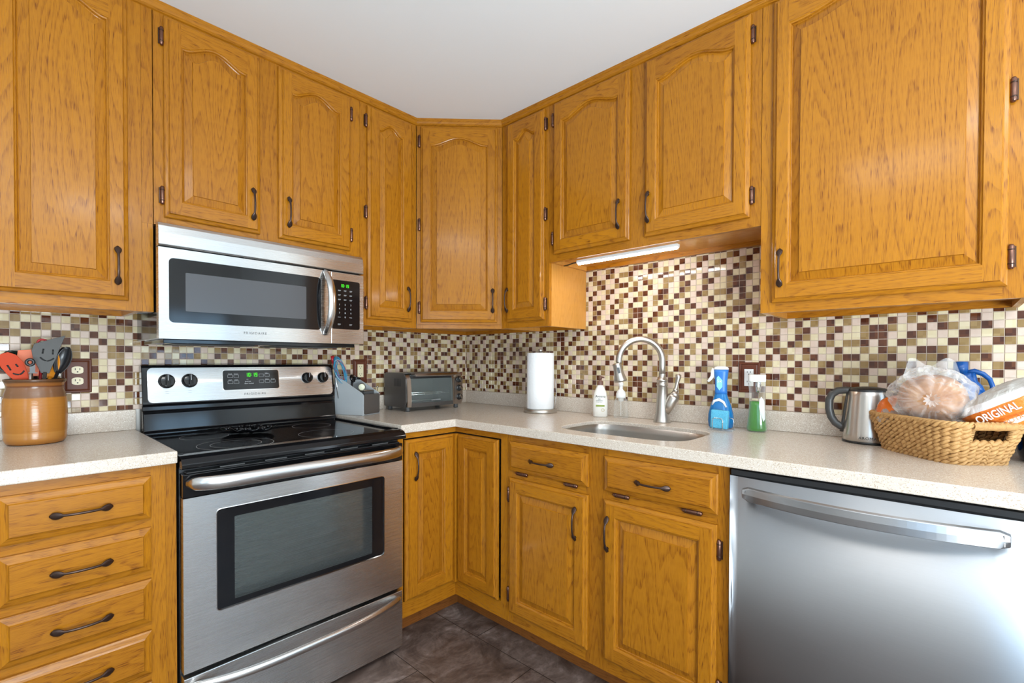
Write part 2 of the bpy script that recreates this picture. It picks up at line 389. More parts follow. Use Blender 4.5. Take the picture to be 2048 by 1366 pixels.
# ------------------------------------------------------------------ cabinet parts
def offset(poly, d):
    n = len(poly); out = []
    for i in range(n):
        p0, p, p1 = Vector(poly[i-1]), Vector(poly[i]), Vector(poly[(i+1) % n])
        a = (p-p0).normalized(); c = (p1-p).normalized()
        na, nc = Vector((-a.y, a.x)), Vector((-c.y, c.x)); k = max(.35, 1+na.dot(nc))
        out.append(p+(na+nc)/k*d)
    return out
def door_mesh(w, h, arch=False, a=.048, rb=.056, rt=.056, H=.036, nt=25, slab=False, T=.020):
    B = MB(); ro = lambda: (random.uniform(0, 50), random.uniform(0, 50))
    L = lambda ins, y: [(ins, y, ins), (w-ins, y, ins), (w-ins, y, h-ins), (ins, y, h-ins)]
    e = .021 if slab else .014; sc_ = e/.014
    prof = [L(0, 0), L(.0004, -.008), L(.003*sc_, -.0105), L(.010*sc_, -.0140 if slab else -.0130), L(.0128*sc_, -.0165 if slab else -.0155), L(e, -T)]
    off = [ro() for _ in range(4)]
    for r0, r1 in zip(prof, prof[1:]):
        for i in range(4): B.poly([r0[i], r0[(i+1) % 4], r1[(i+1) % 4], r1[i]], OAK, 'x' if i in (0, 2) else 'z', off[i], smooth=False)
    y = -T
    if slab:
        B.poly([(e, y, e), (w-e, y, e), (w-e, y, h-e), (e, y, h-e)], OAK, 'x' if w > h else 'z', off[0]); B.poly([(0, 0, 0), (0, 0, h), (w, 0, h), (w, 0, 0)], OAK); return B
    zt = h-(rt+.034 if arch else rt)
    xs = [a+(w-2*a)*i/(nt-1) for i in range(nt)]
    def hump(i):
        t = i/(nt-1); t = (t-.05)/.90
        return H*(.5-.5*math.cos(2*PI*min(1, max(0, t))))**.78 if arch else 0
    bot = [(x, rb) for x in xs]; top = [(x, zt+hump(i)) for i, x in enumerate(xs)]
    B.poly([(e, y, e), (a, y, e), (a, y, h-e), (e, y, h-e)], OAK, 'z', off[3])
    B.poly([(w-a, y, e), (w-e, y, e), (w-e, y, h-e), (w-a, y, h-e)], OAK, 'z', off[1])
    B.poly([(a, y, e), (w-a, y, e), (w-a, y, rb), (a, y, rb)], OAK, 'x', off[0])
    for i in range(nt-1): B.poly([(xs[i], y, top[i][1]), (xs[i+1], y, top[i+1][1]), (xs[i+1], y, h-e), (xs[i], y, h-e)], OAK, 'x', off[2])
    outline = bot+top[::-1]; po = ro(); pr = ro()
    ins = [(0, -T), (.0025, -.0172), (.0055, -.0158), (.0075, -.0095), (.0095, -.0080), (.033, -.0150), (.0342, -.0185)]
    def inset(d):
        xx = [a+d+(w-2*a-2*d)*i/(nt-1) for i in range(nt)]
        return [(x, rb+d) for x in xx]+[(xx[i], zt-d*1.08+hump(i)) for i in range(nt)][::-1]
    rings = [[(p[0], yy, p[1]) for p in inset(d)] for d, yy in ins]
    n = len(outline)
    for k, (r0, r1) in enumerate(zip(rings, rings[1:])):
        for i in range(n):
            j = (i+1) % n; side = i == nt-1 or i == n-1
            g = ('z' if side else 'x') if k < 3 else 'z'
            B.poly([r0[i], r0[j], r1[j], r1[i]], OAK, g, (off[3] if side else off[2]) if k < 3 else po)
    rl = rings[-1]
    for i in range(nt-1): B.poly([rl[i], rl[i+1], rl[n-2-i], rl[n-1-i]], OAK, 'z', pr)
    B.poly([(0, 0, 0), (0, 0, h), (w, 0, h), (w, 0, 0)], OAK)
    return B
def pull_mesh():
    B = MB(); path = []; rad = []
    for i in range(25):
        t = -1+2*i/24; x = t*.061; s = abs(t)
        bow = .019*max(0, 1-(s/.97)**2.6)
        path.append((0, -.004-bow, x))
        if s > .60:
            q = (s-.60)/.40; wd = .0034+.0062*math.sin(PI*min(1, q*.86+.02))**.9; th = .0030
        else: wd = .0034; th = .0032
        if s > .985: wd = .003
        rad.append((wd, th))
    B.tube(path, rad, BRONZE, 10, up=(1, 0, 0))
    for z in (-.049, .049): B.tube([(0, 0, z), (0, -.012, z)], .0045, BRONZE, 8)
    return B
def hinge_mesh():
    B = MB()
    B.box(-.009, .009, -.0035, 0, -.026, .026, BRONZE); B.box(-.007, .007, -.0045, -.0035, -.020, .020, HINGE)
    B.tube([(0, -.006, -.031), (0, -.006, -.026), (0, -.006, .026), (0, -.006, .031)], [.0035, .0066, .0066, .0035], HINGE, 10)
    for z in (-.018, .018): B.tube([(0, -.006, z-.0015), (0, -.006, z+.0015)], .0073, BRONZE, 10)
    return B
PULL = None; HNG = None
def inst(proto_name, parent, loc, rot=(0, 0, 0)):
    global PULL, HNG
    if proto_name == 'handle':
        if PULL is None: PULL = pull_mesh().make('handle').data; bpy.data.objects.remove(bpy.data.objects['handle'])
        me = PULL
    else:
        if HNG is None: HNG = hinge_mesh().make('hinge', bevel=0).data; bpy.data.objects.remove(bpy.data.objects['hinge'])
        me = HNG
    o = bpy.data.objects.new(proto_name, me); C.objects.link(o); o.parent = parent; o.location = loc; o.rotation_euler = rot; return o
def door(cab, x, z, w, h, D, arch=False, hz=None, hx=None, hinge='L', nh=2, name='door', horiz=False, **k):
    """door in cabinet frame at x..x+w, z..z+h; hx, hz pull centre relative to door"""
    o = door_mesh(w, h, arch, **k).make(name, cab, (x, -D-.001, z))
    if hx is not None: inst('handle', o, (hx, -.020, hz), (0, PI/2, 0) if horiz else (0, 0, 0))
    if hinge in 'LR' and hinge:
        for i in range(nh):
            zz = .072+(h-.144)*i/(nh-1)
            inst('hinge', o, (-.0055 if hinge == 'L' else w+.0055, -.0005, zz), (0, 0, 0))
    if hinge == 'B':
        for xx in (.17, .80): inst('hinge', o, (w*xx, -.0005, -.0065), (0, PI/2, 0))
    return o
def carcass(w, D, h, stiles, rails, lip=.020, toe=0, side_m=None):
    """stiles: [(x0,x1)], rails: [(z0,z1)] of the face frame; front face at y=-D"""
    B = MB(); ft = .019; s = side_m or OAKL
    B.box(0, .016, -D+ft, 0, toe, h, s, 'z'); B.box(w-.016, w, -D+ft, 0, toe, h, s, 'z')
    B.box(.016, w-.016, -D+ft, 0, lip+toe, lip+toe+.014, s, 'x'); B.box(.016, w-.016, -.012, 0, toe+lip, h, s, 'z')
    B.box(.016, w-.016, -D+ft, 0, h-.016, h-.001, s, 'x')
    if not toe: B.box(.016, w-.016, -.022, -.001, 0, lip, OAK, 'x')
    for x0, x1 in stiles: B.box(x0, x1, -D, -D+ft, toe, h, OAK, 'z')
    for z0, z1 in rails:
        xs = sorted(stiles)
        for (a0, a1), (b0, b1) in zip(xs, xs[1:]): B.box(a1, b0, -D+.0002, -D+ft, z0, z1, OAK, 'x')
    return B
# uppers ------------------------------------------------------------
UD = .305; UB = 1.34; UT = 2.375
# far left (local x = world x + 2.095)
c = thing('wall_cabinet', 'tall oak wall cabinet left of the microwave, above the utensil crock', 'cabinet', (-2.095, -.0012, UB))
w_ = .379
Bd = carcass(w_, UD-.0012, UT-UB, [(0, .045), (.335, w_)], [(0, .04), (.995, UT-UB)])
Bd.box(w_+.0005, w_+.0305, -UD+.0012, -.25, .296, UT-UB, OAK, 'z'); Bd.box(w_+.0005, w_+.0305, -UD+.0005, -.25, 0, .2955, OAK, 'z')
Bd.make('cabinet_body', c)
door(c, .037, .031, .306, .974, UD, True, hz=.108, hx=.276, hinge='L', nh=3)
# above microwave
c = thing('wall_cabinet', 'short two-door oak cabinet directly above the microwave', 'cabinet', (-1.683, -.0012, 1.637))
W = .761; h = UT-1.637
carcass(W, UD-.0012, h, [(0, .040), (.322, .416), (.70, W)], [(0, .042), (h-.045, h)]).make('cabinet_body', c)
door(c, .028, .028, .306, h-.058, UD, True, hz=.106, hx=.276, hinge='L', nh=2)
door(c, .403, .028, .308, h-.058, UD, True, hz=.106, hx=.034, hinge='R', nh=2)
# narrow, right of microwave
c = thing('wall_cabinet', 'narrow tall oak cabinet between the microwave and the corner cabinet', 'cabinet', (-.921, -.0012, UB))
W = .309
carcass(W, UD-.0012, UT-UB, [(0, .045), (.270, W)], [(0, .04), (.995, UT-UB)]).make('cabinet_body', c)
door(c, .033, .031, .246, .974, UD, True, hz=.106, hx=.212, hinge='L', nh=3, a=.055, H=.032)
# diagonal corner
c = thing('corner_wall_cabinet', 'tall diagonal oak corner cabinet above the toaster oven', 'cabinet', (-.61, -.305, UB), -PI/4)
B = MB(); W = .4313; h = UT-UB
B.box(0.001, .035, 0, .019, 0, h, OAK); B.box(W-.035, W-.001, 0, .019, 0, h, OAK); B.box(.035, W-.035, .0002, .019, 0, .04, OAK, 'x'); B.box(.035, W-.035, .0002, .019, h-.045, h, OAK, 'x')
Mi = Matrix.Translation((-.61, -.305, UB)) @ Matrix.Rotation(-PI/4, 4, 'Z'); Mi = Mi.inverted()
i0 = len(B.v)
pl = [(-.608, -.320), (-.320, -.608), (-.002, -.608), (-.002, -.002), (-.608, -.002)]
B.poly([(x, y, UB+.02) for x, y in pl][::-1], OAKL, 'x'); B.poly([(x, y, UT-.002) for x, y in pl], OAKL, 'x')
B.box(-.60, -.022, -.022, -.003, UB, UB+.02, OAK, 'x'); B.box(-.022, -.003, -.60, -.003, UB, UB+.02, OAK, 'y')
B.xf(Mi, i0)
B.make('cabinet_body', c)
door(c, .022, .031, .385, .974, 0, True, hz=.107, hx=.362, hinge='L', nh=3, a=.049)
RZ = -PI/2
c = thing('wall_cabinet', 'narrow tall oak cabinet between the corner cabinet and the sink light', 'cabinet', (-.0012, -.611, UB), RZ)
W = .300
carcass(W, UD-.0012, UT-UB, [(0, .048), (.262, W)], [(0, .04), (.995, UT-UB)]).make('cabinet_body', c)
door(c, .042, .031, .235, .974, UD, True, hz=.106, hx=.016, hinge='R', nh=3, a=.050, H=.032)
c = thing('wall_cabinet', 'short two-door oak cabinet above the sink and light bar', 'cabinet', (-.0012, -.912, 1.632), RZ)
W = .893; h = UT-1.632
carcass(W, UD-.0012, h, [(0, .042), (.400, .490), (.848, W)], [(0, .046), (h-.045, h)]).make('cabinet_body', c)
door(c, .030, .033, .383, h-.062, UD, True, hz=.108, hx=.342, hinge='L', nh=2)
door(c, .478, .033, .383, h-.062, UD, True, hz=.108, hx=.022, hinge='R', nh=2)
c = thing('wall_cabinet', 'big tall oak wall cabinet at the right above the kettle and bread basket', 'cabinet', (-.0012, -1.8065, UB), RZ)
W = .612
carcass(W, UD-.0012, UT-UB, [(0, .045), (.562, W)], [(0, .04), (.995, UT-UB)]).make('cabinet_body', c)
door(c, .035, .031, .535, .974, UD, True, hz=.108, hx=.028, hinge='R', nh=3, a=.046)

# base cabinets -------------------------------------------------------
BD = .61; BH = .878
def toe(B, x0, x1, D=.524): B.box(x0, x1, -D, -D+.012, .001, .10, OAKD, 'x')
c = thing('drawer_cabinet', 'oak drawer cabinet at the left below the utensil crock counter', 'cabinet', (-2.095, -.0012, 0))
W = .406
B = carcass(W, BD-.0012, BH, [(0, .040), (.345, .380)], [(.10, .14), (.263, .290), (.409, .437), (.556, .584), (.702, .732), (.848, BH)], toe=.10)
B.box(.3803, W, -BD+.0012, -BD+.02, .10, BH, OAK); toe(B, 0, W)
B.make('cabinet_body', c)
for z0, z1 in ((.730, .850), (.581, .704), (.434, .557), (.287, .410), (.14, .263)):
    d = door(c, .045, z0, .300, z1-z0, BD-.001, slab=True, hx=.152, hz=(z1-z0)/2-.003, hinge='', name='drawer', horiz=True)
# corner lazy susan
c = thing('corner_base_cabinet', 'oak corner base cabinet with folding doors right of the range', 'cabinet', (-.61, -.61, 0))
B = MB(); o_ = .61
for (x0, x1, z0, z1, g) in ((-.924, -.898, .10, BH, 'z'), (-.898, -.6105, .852, BH, 'x'), (-.898, -.6105, .10, .168, 'x')): B.box(x0+o_, x1+o_, 0, .019, z0, z1, OAK, g)
for (y0, y1, z0, z1, g) in ((-.938, -.900, .10, BH, 'z'), (-.900, -.6105, .852, BH, 'y'), (-.900, -.6105, .10, .168, 'y')): B.box(0, .019, y0+o_, y1+o_, z0, z1, OAK, g)
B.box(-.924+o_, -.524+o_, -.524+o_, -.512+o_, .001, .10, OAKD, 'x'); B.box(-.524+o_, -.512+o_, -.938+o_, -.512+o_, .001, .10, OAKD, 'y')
B.box(-.924+o_, -.908+o_, .019, .60, .10, BH, OAKL); B.poly([(-.3, .03, .168), (.60, .03, .168), (.60, .60, .168), (-.3, .60, .168)], OAKL, 'x'); B.poly([(.03, -.3, .168), (.60, -.3, .168), (.60, .03, .168), (.03, .03, .168)], OAKL, 'y')
B.box(-.634+o_, -.6105+o_, -.634+o_, -.6105+o_, .171, .847, OAK)
B.make('cabinet_body', c)
d = door_mesh(.2615, .676, a=.055).make('door', c, (-.894+o_, -.611+o_, .171)); inst('handle', d, (.043, -.020, .563))
d = door_mesh(.2555, .676, a=.056).make('door', c, (-.611+o_, -.634+o_, .171), (0, 0, RZ))
# sink base
c = thing('sink_base_cabinet', 'oak sink base cabinet with two doors and two false drawer fronts', 'cabinet', (-.0012, -.939, 0), RZ)
W = .873
B = carcass(W, BD-.0012, BH, [(0, .030), (.385, .475), (.835, W)], [(.10, .155), (.695, .740), (.845, BH)], toe=.10)
toe(B, 0, W); B.box(.016, W-.016, -.08, -.07, .13, .6, OAKL)
B = B  # the bowl hangs inside: leave the carcass top open
keep = [i for i, f in enumerate(B.f) if not (all(abs(B.v[j].z-(BH-.001)) < .02 for j in f) and all(-.59 < B.v[j].y < .001 for j in f) and max(B.v[j].x for j in f)-min(B.v[j].x for j in f) > .5)]
B.f = [B.f[i] for i in keep]; B.m = [B.m[i] for i in keep]; B.uv = [B.uv[i] for i in keep]; B.sm = [B.sm[i] for i in keep]
B.make('cabinet_body', c)
door(c, .017, .731, .380, .119, BD-.001, slab=True, hx=.178, hz=.057, hinge='B', name='drawer_front', horiz=True)
door(c, .463, .731, .382, .121, BD-.001, slab=True, hx=.185, hz=.055, hinge='B', name='drawer_front', horiz=True)
door(c, .016, .147, .381, .555, BD-.001, hz=.447, hx=.337, hinge='L', rb=.055, rt=.052)
door(c, .463, .147, .380, .555, BD-.001, hz=.443, hx=.023, hinge='R', rb=.055, rt=.052)

# ------------------------------------------------------------------ counters
CT = .914; CB = .879
def slab(outline, hole, z0, z1, m, name, parent=None, bev=.003):
    import bmesh
    bm = bmesh.new(); es = []
    for loop in ([outline]+([hole] if hole else [])):
        vs = [bm.verts.new((x, y, z1)) for x, y in loop]
        es += [bm.edges.new((vs[i], vs[(i+1) % len(vs)])) for i in range(len(vs))]
    bmesh.ops.triangle_fill(bm, edges=es, use_beauty=True)
    r = bmesh.ops.extrude_face_region(bm, geom=list(bm.faces))
    bmesh.ops.translate(bm, verts=[v for v in r['geom'] if isinstance(v, bmesh.types.BMVert)], vec=(0, 0, z0-z1))
    bmesh.ops.recalc_face_normals(bm, faces=list(bm.faces))
    me = bpy.data.meshes.new(name); bm.to_mesh(me); bm.free(); me.materials.append(m)
    o = bpy.data.objects.new(name, me); C.objects.link(o)
    if parent: o.parent = parent
    bv = o.modifiers.new('bevel', 'BEVEL'); bv.width = bev; bv.segments = 3; bv.limit_method = 'ANGLE'; bv.angle_limit = math.radians(50)
    return o
t = thing('countertop', 'speckled beige countertop left of the range, under the utensil crock', 'countertop')
slab([(-2.6, -.635), (-1.690, -.635), (-1.690, -.0005), (-2.6, -.0005)], None, CB, CT, STONE, 'counter_slab', t)
slab([(-2.6, -.020), (-1.690, -.020), (-1.690, -.0005), (-2.6, -.0005)], None, CT+.0003, .990, STONE, 'backsplash', t, .002)
def sinkhole(ins=0, n=56):
    cx, cy, a, bb = -.372, -1.375, .176-ins, .262-ins
    pts = []
    for i in range(n):
        q = 2*PI*i/n; cq, sq = math.cos(q), math.sin(q); e = 2/4.2
        pts.append((cx+a*math.copysign(abs(cq)**e, cq), cy+bb*math.copysign(abs(sq)**e, sq)))
    return pts
t = thing('countertop', 'L-shaped speckled beige countertop holding the sink, right of the range', 'countertop')
slab([(-.923, -.635), (-.635, -.635), (-.635, -2.62), (-.0005, -2.62), (-.0005, -.0005), (-.923, -.0005)], sinkhole(), CB, CT, STONE, 'counter_slab', t)
slab([(-.923, -.020), (-.020, -.020), (-.020, -2.62), (-.0005, -2.62), (-.0005, -.0005), (-.923, -.0005)], None, CT+.0003, .990, STONE, 'backsplash', t, .002)
# sink
t = thing('sink', 'stainless undermount sink bowl sunk in the beige countertop', 'sink', (-.372, -1.375, .70))
B = MB()
def sr(ins, z): return [(x+.372, y+1.375, z-.70) for x, y in sinkhole(ins)]
B.loft([sr(.0012, .9005), sr(.0028, .9005), sr(.003, .874), sr(.005, .80), sr(.012, .735), sr(.03, .712), sr(.06, .704), sr(.14, .701)], SINKS, cap1=True)
B.make('bowl', t)
B = MB(); B.lathe([(.045, .003), (.040, .006), (.03, .004), (.001, .002)], CHROME, 24); B.make('drain', t)

# ------------------------------------------------------------------ range
X0, X1 = -1.685, -.928
t = thing('electric_range', 'stainless steel electric range with black glass cooktop', 'stove', (X0, 0, 0))
Wd = X1-X0; FY = -.655
B = MB()
B.box(.002, .022, -.615, -.035, .012, .862, BLACKP); B.box(Wd-.022, Wd-.002, -.615, -.035, .012, .862, BLACKP)
B.box(.022, Wd-.022, -.06, -.035, .012, .862, BLACKP); B.box(.022, Wd-.022, -.615, -.06, .012, .03, BLACKP)
B.box(.022, Wd-.022, -.615, -.598, .775, .862, BLACKP); B.box(.022, Wd-.022, -.615, -.598, .225, .262, BLACKP)
OC = mat('oven_enamel', (.10, .105, .11), .35)
# oven cavity
for q in ([(.10, -.60, .36), (Wd-.10, -.60, .36), (Wd-.10, -.12, .36), (.10, -.12, .36)], [(.10, -.12, .36), (Wd-.10, -.12, .36), (Wd-.10, -.12, .74), (.10, -.12, .74)],
          [(.10, -.60, .36), (.10, -.12, .36), (.10, -.12, .74), (.10, -.60, .74)], [(Wd-.10, -.60, .36), (Wd-.10, -.60, .74), (Wd-.10, -.12, .74), (Wd-.10, -.12, .36)],
          [(.10, -.60, .74), (.10, -.12, .74), (Wd-.10, -.12, .74), (Wd-.10, -.60, .74)]): B.poly(q, OC)
for x0, x1 in ((.03, .12), (Wd-.12, Wd-.03)): B.box(x0, x1, -.03, -.002, .90, 1.0, BLACKP)
B.make('range_body', t)
# racks
B = MB()
for z in (.47, .60):
    for y in (-.58, -.36, -.14): B.tube([(.105, y, z), (Wd-.105, y, z)], .003, CHROME, 6)
    for k in range(15): x = .12+k*(Wd-.24)/14; B.tube([(x, -.58, z+.004), (x, -.14, z+.004)], .0018, CHROME, 5)
B.make('oven_rack', t)
# cooktop
B = MB()
prof = [(-.095, .880), (-.095, .897), (-.100, .901), (-.108, .900), (-.118, .8955), (-.600, .8955), (-.612, .900), (-.640, .899), (-.660, .892), (-.672, .878), (-.672, .866), (-.660, .862), (-.095, .862)]
x0, x1 = -.0035, Wd+.0035
L_ = [(x0, y, z) for y, z in prof]; R_ = [(x1, y, z) for y, z in prof]
B.loft([[(x0+.004, y+(.003 if y < -.63 else 0), z-.001) for y, z in prof], L_, R_, [(x1-.004, y+(.003 if y < -.63 else 0), z-.001) for y, z in prof]], BLACKG, cap0=True, cap1=True, smooth=False)
for sx in (0, 1):
    a_, b_ = (x0, x0+.018) if sx == 0 else (x1-.018, x1)
    B.box(a_, b_, -.615, -.10, .8954, .9025, BLACKG)
B.make('cooktop', t, bevel=.002)
RING = mat('burner_ring_print', (.38, .38, .38), .3)
def ring(x, y, r, wdt=.0016):
    B = MB(); n = 64
    o_ = [(x+(r+wdt/2)*math.cos(2*PI*i/n), y+(r+wdt/2)*math.sin(2*PI*i/n), .8959) for i in range(n)]; i_ = [(x+(r-wdt/2)*math.cos(2*PI*i/n), y+(r-wdt/2)*math.sin(2*PI*i/n), .8959) for i in range(n)]
    B.loft([i_, o_], RING, smooth=False); return B
for x, y, rs in ((-1.495, -.505, (.114, .076)), (-1.525, -.255, (.077,)), (-1.175, -.50, (.100,)), (-1.12, -.25, (.077,))):
    B = MB()
    for r in rs:
        q = ring(x-X0, y, r); i0 = len(B.v); B.v += q.v; B.f += [tuple(i+i0 for i in f) for f in q.f]; B.mats = q.mats; B.m += q.m; B.sm += q.sm; B.uv += q.uv
    B.make('burner', t)
# backguard: black housing and steel control panel
B = MB()
prof = [(-.030, .88), (-.108, .88), (-.108, .905), (-.098, .912), (-.090, .975), (-.084, .985), (-.078, .986), (-.076, 1.004), (-.086, 1.010), (-.084, 1.02), (-.066, 1.148), (-.058, 1.158), (-.045, 1.160), (-.030, 1.155)]
B.loft([[(x, y, z) for y, z in prof] for x in (.004, Wd-.004)], BLACKG, cap0=True, cap1=True, smooth=False)
B.make('backguard', t, bevel=.004, seg=3)
tl = math.atan2(.018, .128)     # panel leans back
PM = Matrix.Translation((0, -.0855, 1.014)) @ Matrix.Rotation(-tl, 4, 'X')
B = MB(); rplate(B, .020, Wd-.014, .002, .135, .018, 0, -.004, STEEL, CHROME); B.xf(PM); pn = B.make('control_panel', t)
B = MB(); rplate(B, .272, .494, .040, .122, .009, -.0045, -.0052, BLACKG); rplate(B, .2705, .4955, .0385, .1235, .010, -.0035, -.0045, CHROME)
B.xf(PM); dp = B.make('display', pn)
B = MB(); digits(B, '10:19', .358, -.0056, .094, .016, GREEN); B.xf(PM); B.make('clock_digits', dp)
# button outlines
def btn(x, z, w_=.019, h_=.012, s=.0007):
    B = MB()
    for q in ((x, x+w_, z, z+s), (x, x+w_, z+h_-s, z+h_), (x, x+s, z, z+h_), (x+w_-s, x+w_, z, z+h_)): B.box(q[0], q[1], -.0056, -.0052, q[2], q[3], PRINTW)
    B.xf(PM); B.make('button_outline', dp)
for x, z in ((.290, .091), (.313, .091), (.290, .066), (.313, .066), (.412, .093), (.436, .093), (.412, .067), (.436, .067), (.460, .067)): btn(x, z)
for x, z, s in ((.299, .1065, 'clock'), (.322, .1065, 'timer'), (.299, .0815, 'start'), (.322, .0815, 'oven'), (.444, .108, 'bake'), (.444, .082, 'clean'), (.469, .082, 'broil'), (.365, .083, 'on'), (.367, .074, 'preheat'), (.371, .065, 'door locked')):
    text(s, .0075, PRINTW, PM @ front(x, -.0054, z), 'lettering', dp, .0001)
text('FRIGIDAIRE', .013, PRINTK, PM @ front(.394, -.0044, .020), 'logo', pn, .0002, 1.35)
for x in (.080, .155, .622, .697):
    B = MB(); s = .0275 if x < .4 else .0250
    B.lathe([(s, 0), (s, .003), (s*.92, .006), (s*.86, .016), (s*.80, .018), (.001, .018)], BLACKG, 28)
    B.box(-.006, .006, -s*.84, s*.84, .016, .027, BLACKG); B.box(-.001, .001, 0, s*.8, .027, .0275, PRINTW)
    B.xf(PM @ Matrix.Translation((x, -.0042, .083)) @ Matrix.Rotation(PI/2, 4, 'X')); B.make('knob', pn, bevel=.001)
for x in (.080, .155, .622, .697):
    B = MB()
    for k in range(14):
        a = PI*1.25-k*PI*1.5/13; B.box(x+.031*math.cos(a)-.0006, x+.031*math.cos(a)+.0006, -.0044, -.004, .083+.031*math.sin(a)-.0006, .083+.031*math.sin(a)+.0006, PRINTK)
    B.box(x-.006, x+.006, -.0044, -.004, .036, .0368, PRINTK); B.box(x-.006, x+.006, -.0044, -.004, .0435, .0443, PRINTK)
    B.xf(PM); B.make('dial_markings', pn)
# oven door
B = MB(); y0, y1 = -.617, FY
xa, xb, za, zb = .003, Wd-.003, .262, .775
wx0, wx1, wz0, wz1 = .087, Wd-.085, .415, .728
wp = rrect(wx0, wx1, wz0, wz1, .012, 4)
def frame_face(B, X0_, X1_, Z0_, Z1_, hole, y, m):
    n = len(hole); cx = (X0_+X1_)/2; cz = (Z0_+Z1_)/2; out = []
    cor = [(X1_, Z0_), (X1_, Z1_), (X0_, Z1_), (X0_, Z0_)]; k = n//4
    for i in range(n):
        out.append(cor[i//k])
    for i in range(n):
        j = (i+1) % n
        p = [(hole[i][0], y, hole[i][1]), (out[i][0], y, out[i][1])]
        q = [(out[j][0], y, out[j][1]), (hole[j][0], y, hole[j][1])]
        pts = p+([] if out[i] == out[j] else [q[0]])+[q[1]]
        B.poly(pts, m, 'x')
frame_face(B, xa, xb, za, zb, wp, y1, STEEL)
B.loft([[(x, y1, z) for x, z in wp], [(x, y1-.001, z) for x, z in rrect(wx0+.002, wx1-.002, wz0+.002, wz1-.002, .011, 4)], [(x, y1+.006, z) for x, z in rrect(wx0+.004, wx1-.004, wz0+.004, wz1-.004, .01, 4)]], CHROME, smooth=False)
B.box(xa, xb, y1, y0, za, zb, STEEL, skip='f')
dr = B.make('oven_door', t)
B = MB(); ip = rrect(.139, Wd-.139, .436, .694, .003, 4); op = rrect(wx0+.003, wx1-.003, wz0+.003, wz1-.003, .01, 4)
n = len(op)
for i in range(n): j = (i+1) % n; B.poly([(op[i][0], y1+.004, op[i][1]), (ip[i][0], y1+.004, ip[i][1]), (ip[j][0], y1+.004, ip[j][1]), (op[j][0], y1+.004, op[j][1])][::-1], BLACKG)
B.poly([(x, y1+.004, z) for x, z in ip], OVENGL)
B.make('window', dr)
# black vent band above the door
B = MB(); B.box(xa, xb, FY, y0, .777, .845, BLACKG); B.box(xa+.01, xb-.01, FY+.006, y0, .845, .850, BLACKP)
for k in range(5): x = .10+k*.13; B.box(x, x+.07, FY+.004, FY+.012, .851, .856, GREYP)
B.make('vent_band', t, bevel=.002)
# handles
def bow_handle(xs, xe, z, ya, yb, ra, rb_, n=30, p=6):
    path = []; rad = []
    for i in range(n+1):
        tt = -1+2*i/n; s = abs(tt); x = (xs+xe)/2+(xe-xs)/2*tt
        path.append((x, ya+(yb-ya)*(1-s**p), z)); k = min(1, (1-s)*12+.45); rad.append((ra*k, rb_*k))
    return path, rad
B = MB(); pth, rd = bow_handle(.012, Wd-.012, .820, -.660, -.712, .0215, .013, 40, 8); B.tube(pth, rd, STEELN, 16, up=(0, 0, 1))
B.make('oven_handle', t)
# storage drawer
B = MB(); B.box(xa, xb, FY, y0, .018, .247, STEEL); dw = B.make('storage_drawer', t, bevel=.002)
B = MB(); pth, rd = bow_handle(.014, Wd-.014, .222, -.658, -.716, .0135, .010, 40, 3.2); B.tube(pth, rd, STEELN, 14, up=(0, 0, 1)); B.make('drawer_handle', dw)
B = MB(); B.box(.01, Wd-.01, -.60, -.10, .001, .012, BLACKP); B.make('base', t)
# spoon rest on the cooktop
B = MB(); n = 48; rings = []
for r, z in ((.012, .004), (.40, .004), (.72, .006), (.92, .015), (1.0, .022), (.96, .021), (.70, .010), (.3, .008), (.01, .008)):
    rg = []
    for i in range(n):
        a = 2*PI*i/n; k = 1+(.09*math.sin(9*a)+.06*math.sin(17*a+1))*r
        z_ = z+(.006*math.sin(11*a)*max(0, r-.5)*2 if r > .5 else 0)
        rg.append((.095*r*k*math.cos(a), .052*r*k*math.sin(a), max(0.0003, z_)))
    rings.append(rg)
B.loft(rings, BLACKG, smooth=True)
for k in range(26):
    a = random.uniform(0, 2*PI); rr = random.uniform(.75, 1.0); x, y = .09*rr*math.cos(a), .05*rr*math.sin(a)
    B.lathe([(.0005, .028), (.004, .026), (.006, .021), (.004, .015), (.0005, .013)], BLACKG, 8, (x, y))
tag(B.make('spoon_rest', None, (-1.385, -.285, .8965), (0, 0, -.5)), 'shiny black crinkled spoon rest lying on the cooktop', 'spoon rest')

# ------------------------------------------------------------------ microwave
MX0, MX1 = -1.686, -.948; MY = -.383
t = thing('microwave', 'stainless steel over-range microwave with black window', 'microwave', (MX0, -.001, 1.245)); W = MX1-MX0; H = .388
B = MB(); B.box(.004, W-.004, -.350, -.002, .004, H-.001, BLACKG)
B.box(.02, W-.02, -.34, -.03, -.010, .004, BLACKG)
for x0, x1 in ((.06, .32), (.40, .66)): B.box(x0, x1, -.30, -.12, -.013, -.010, GREYP)
B.make('housing', t, bevel=.002)
B = MB(); prof = [(-.352, .309), (-.377, .309), (-.384, .313), (-.384, .352), (-.380, .375), (-.370, .387), (-.352, .388)]
B.loft([[(x, y, z) for y, z in prof] for x in (0, W)], STEEL, cap0=True, cap1=True, smooth=False); B.make('vent_grille', t, bevel=.002)
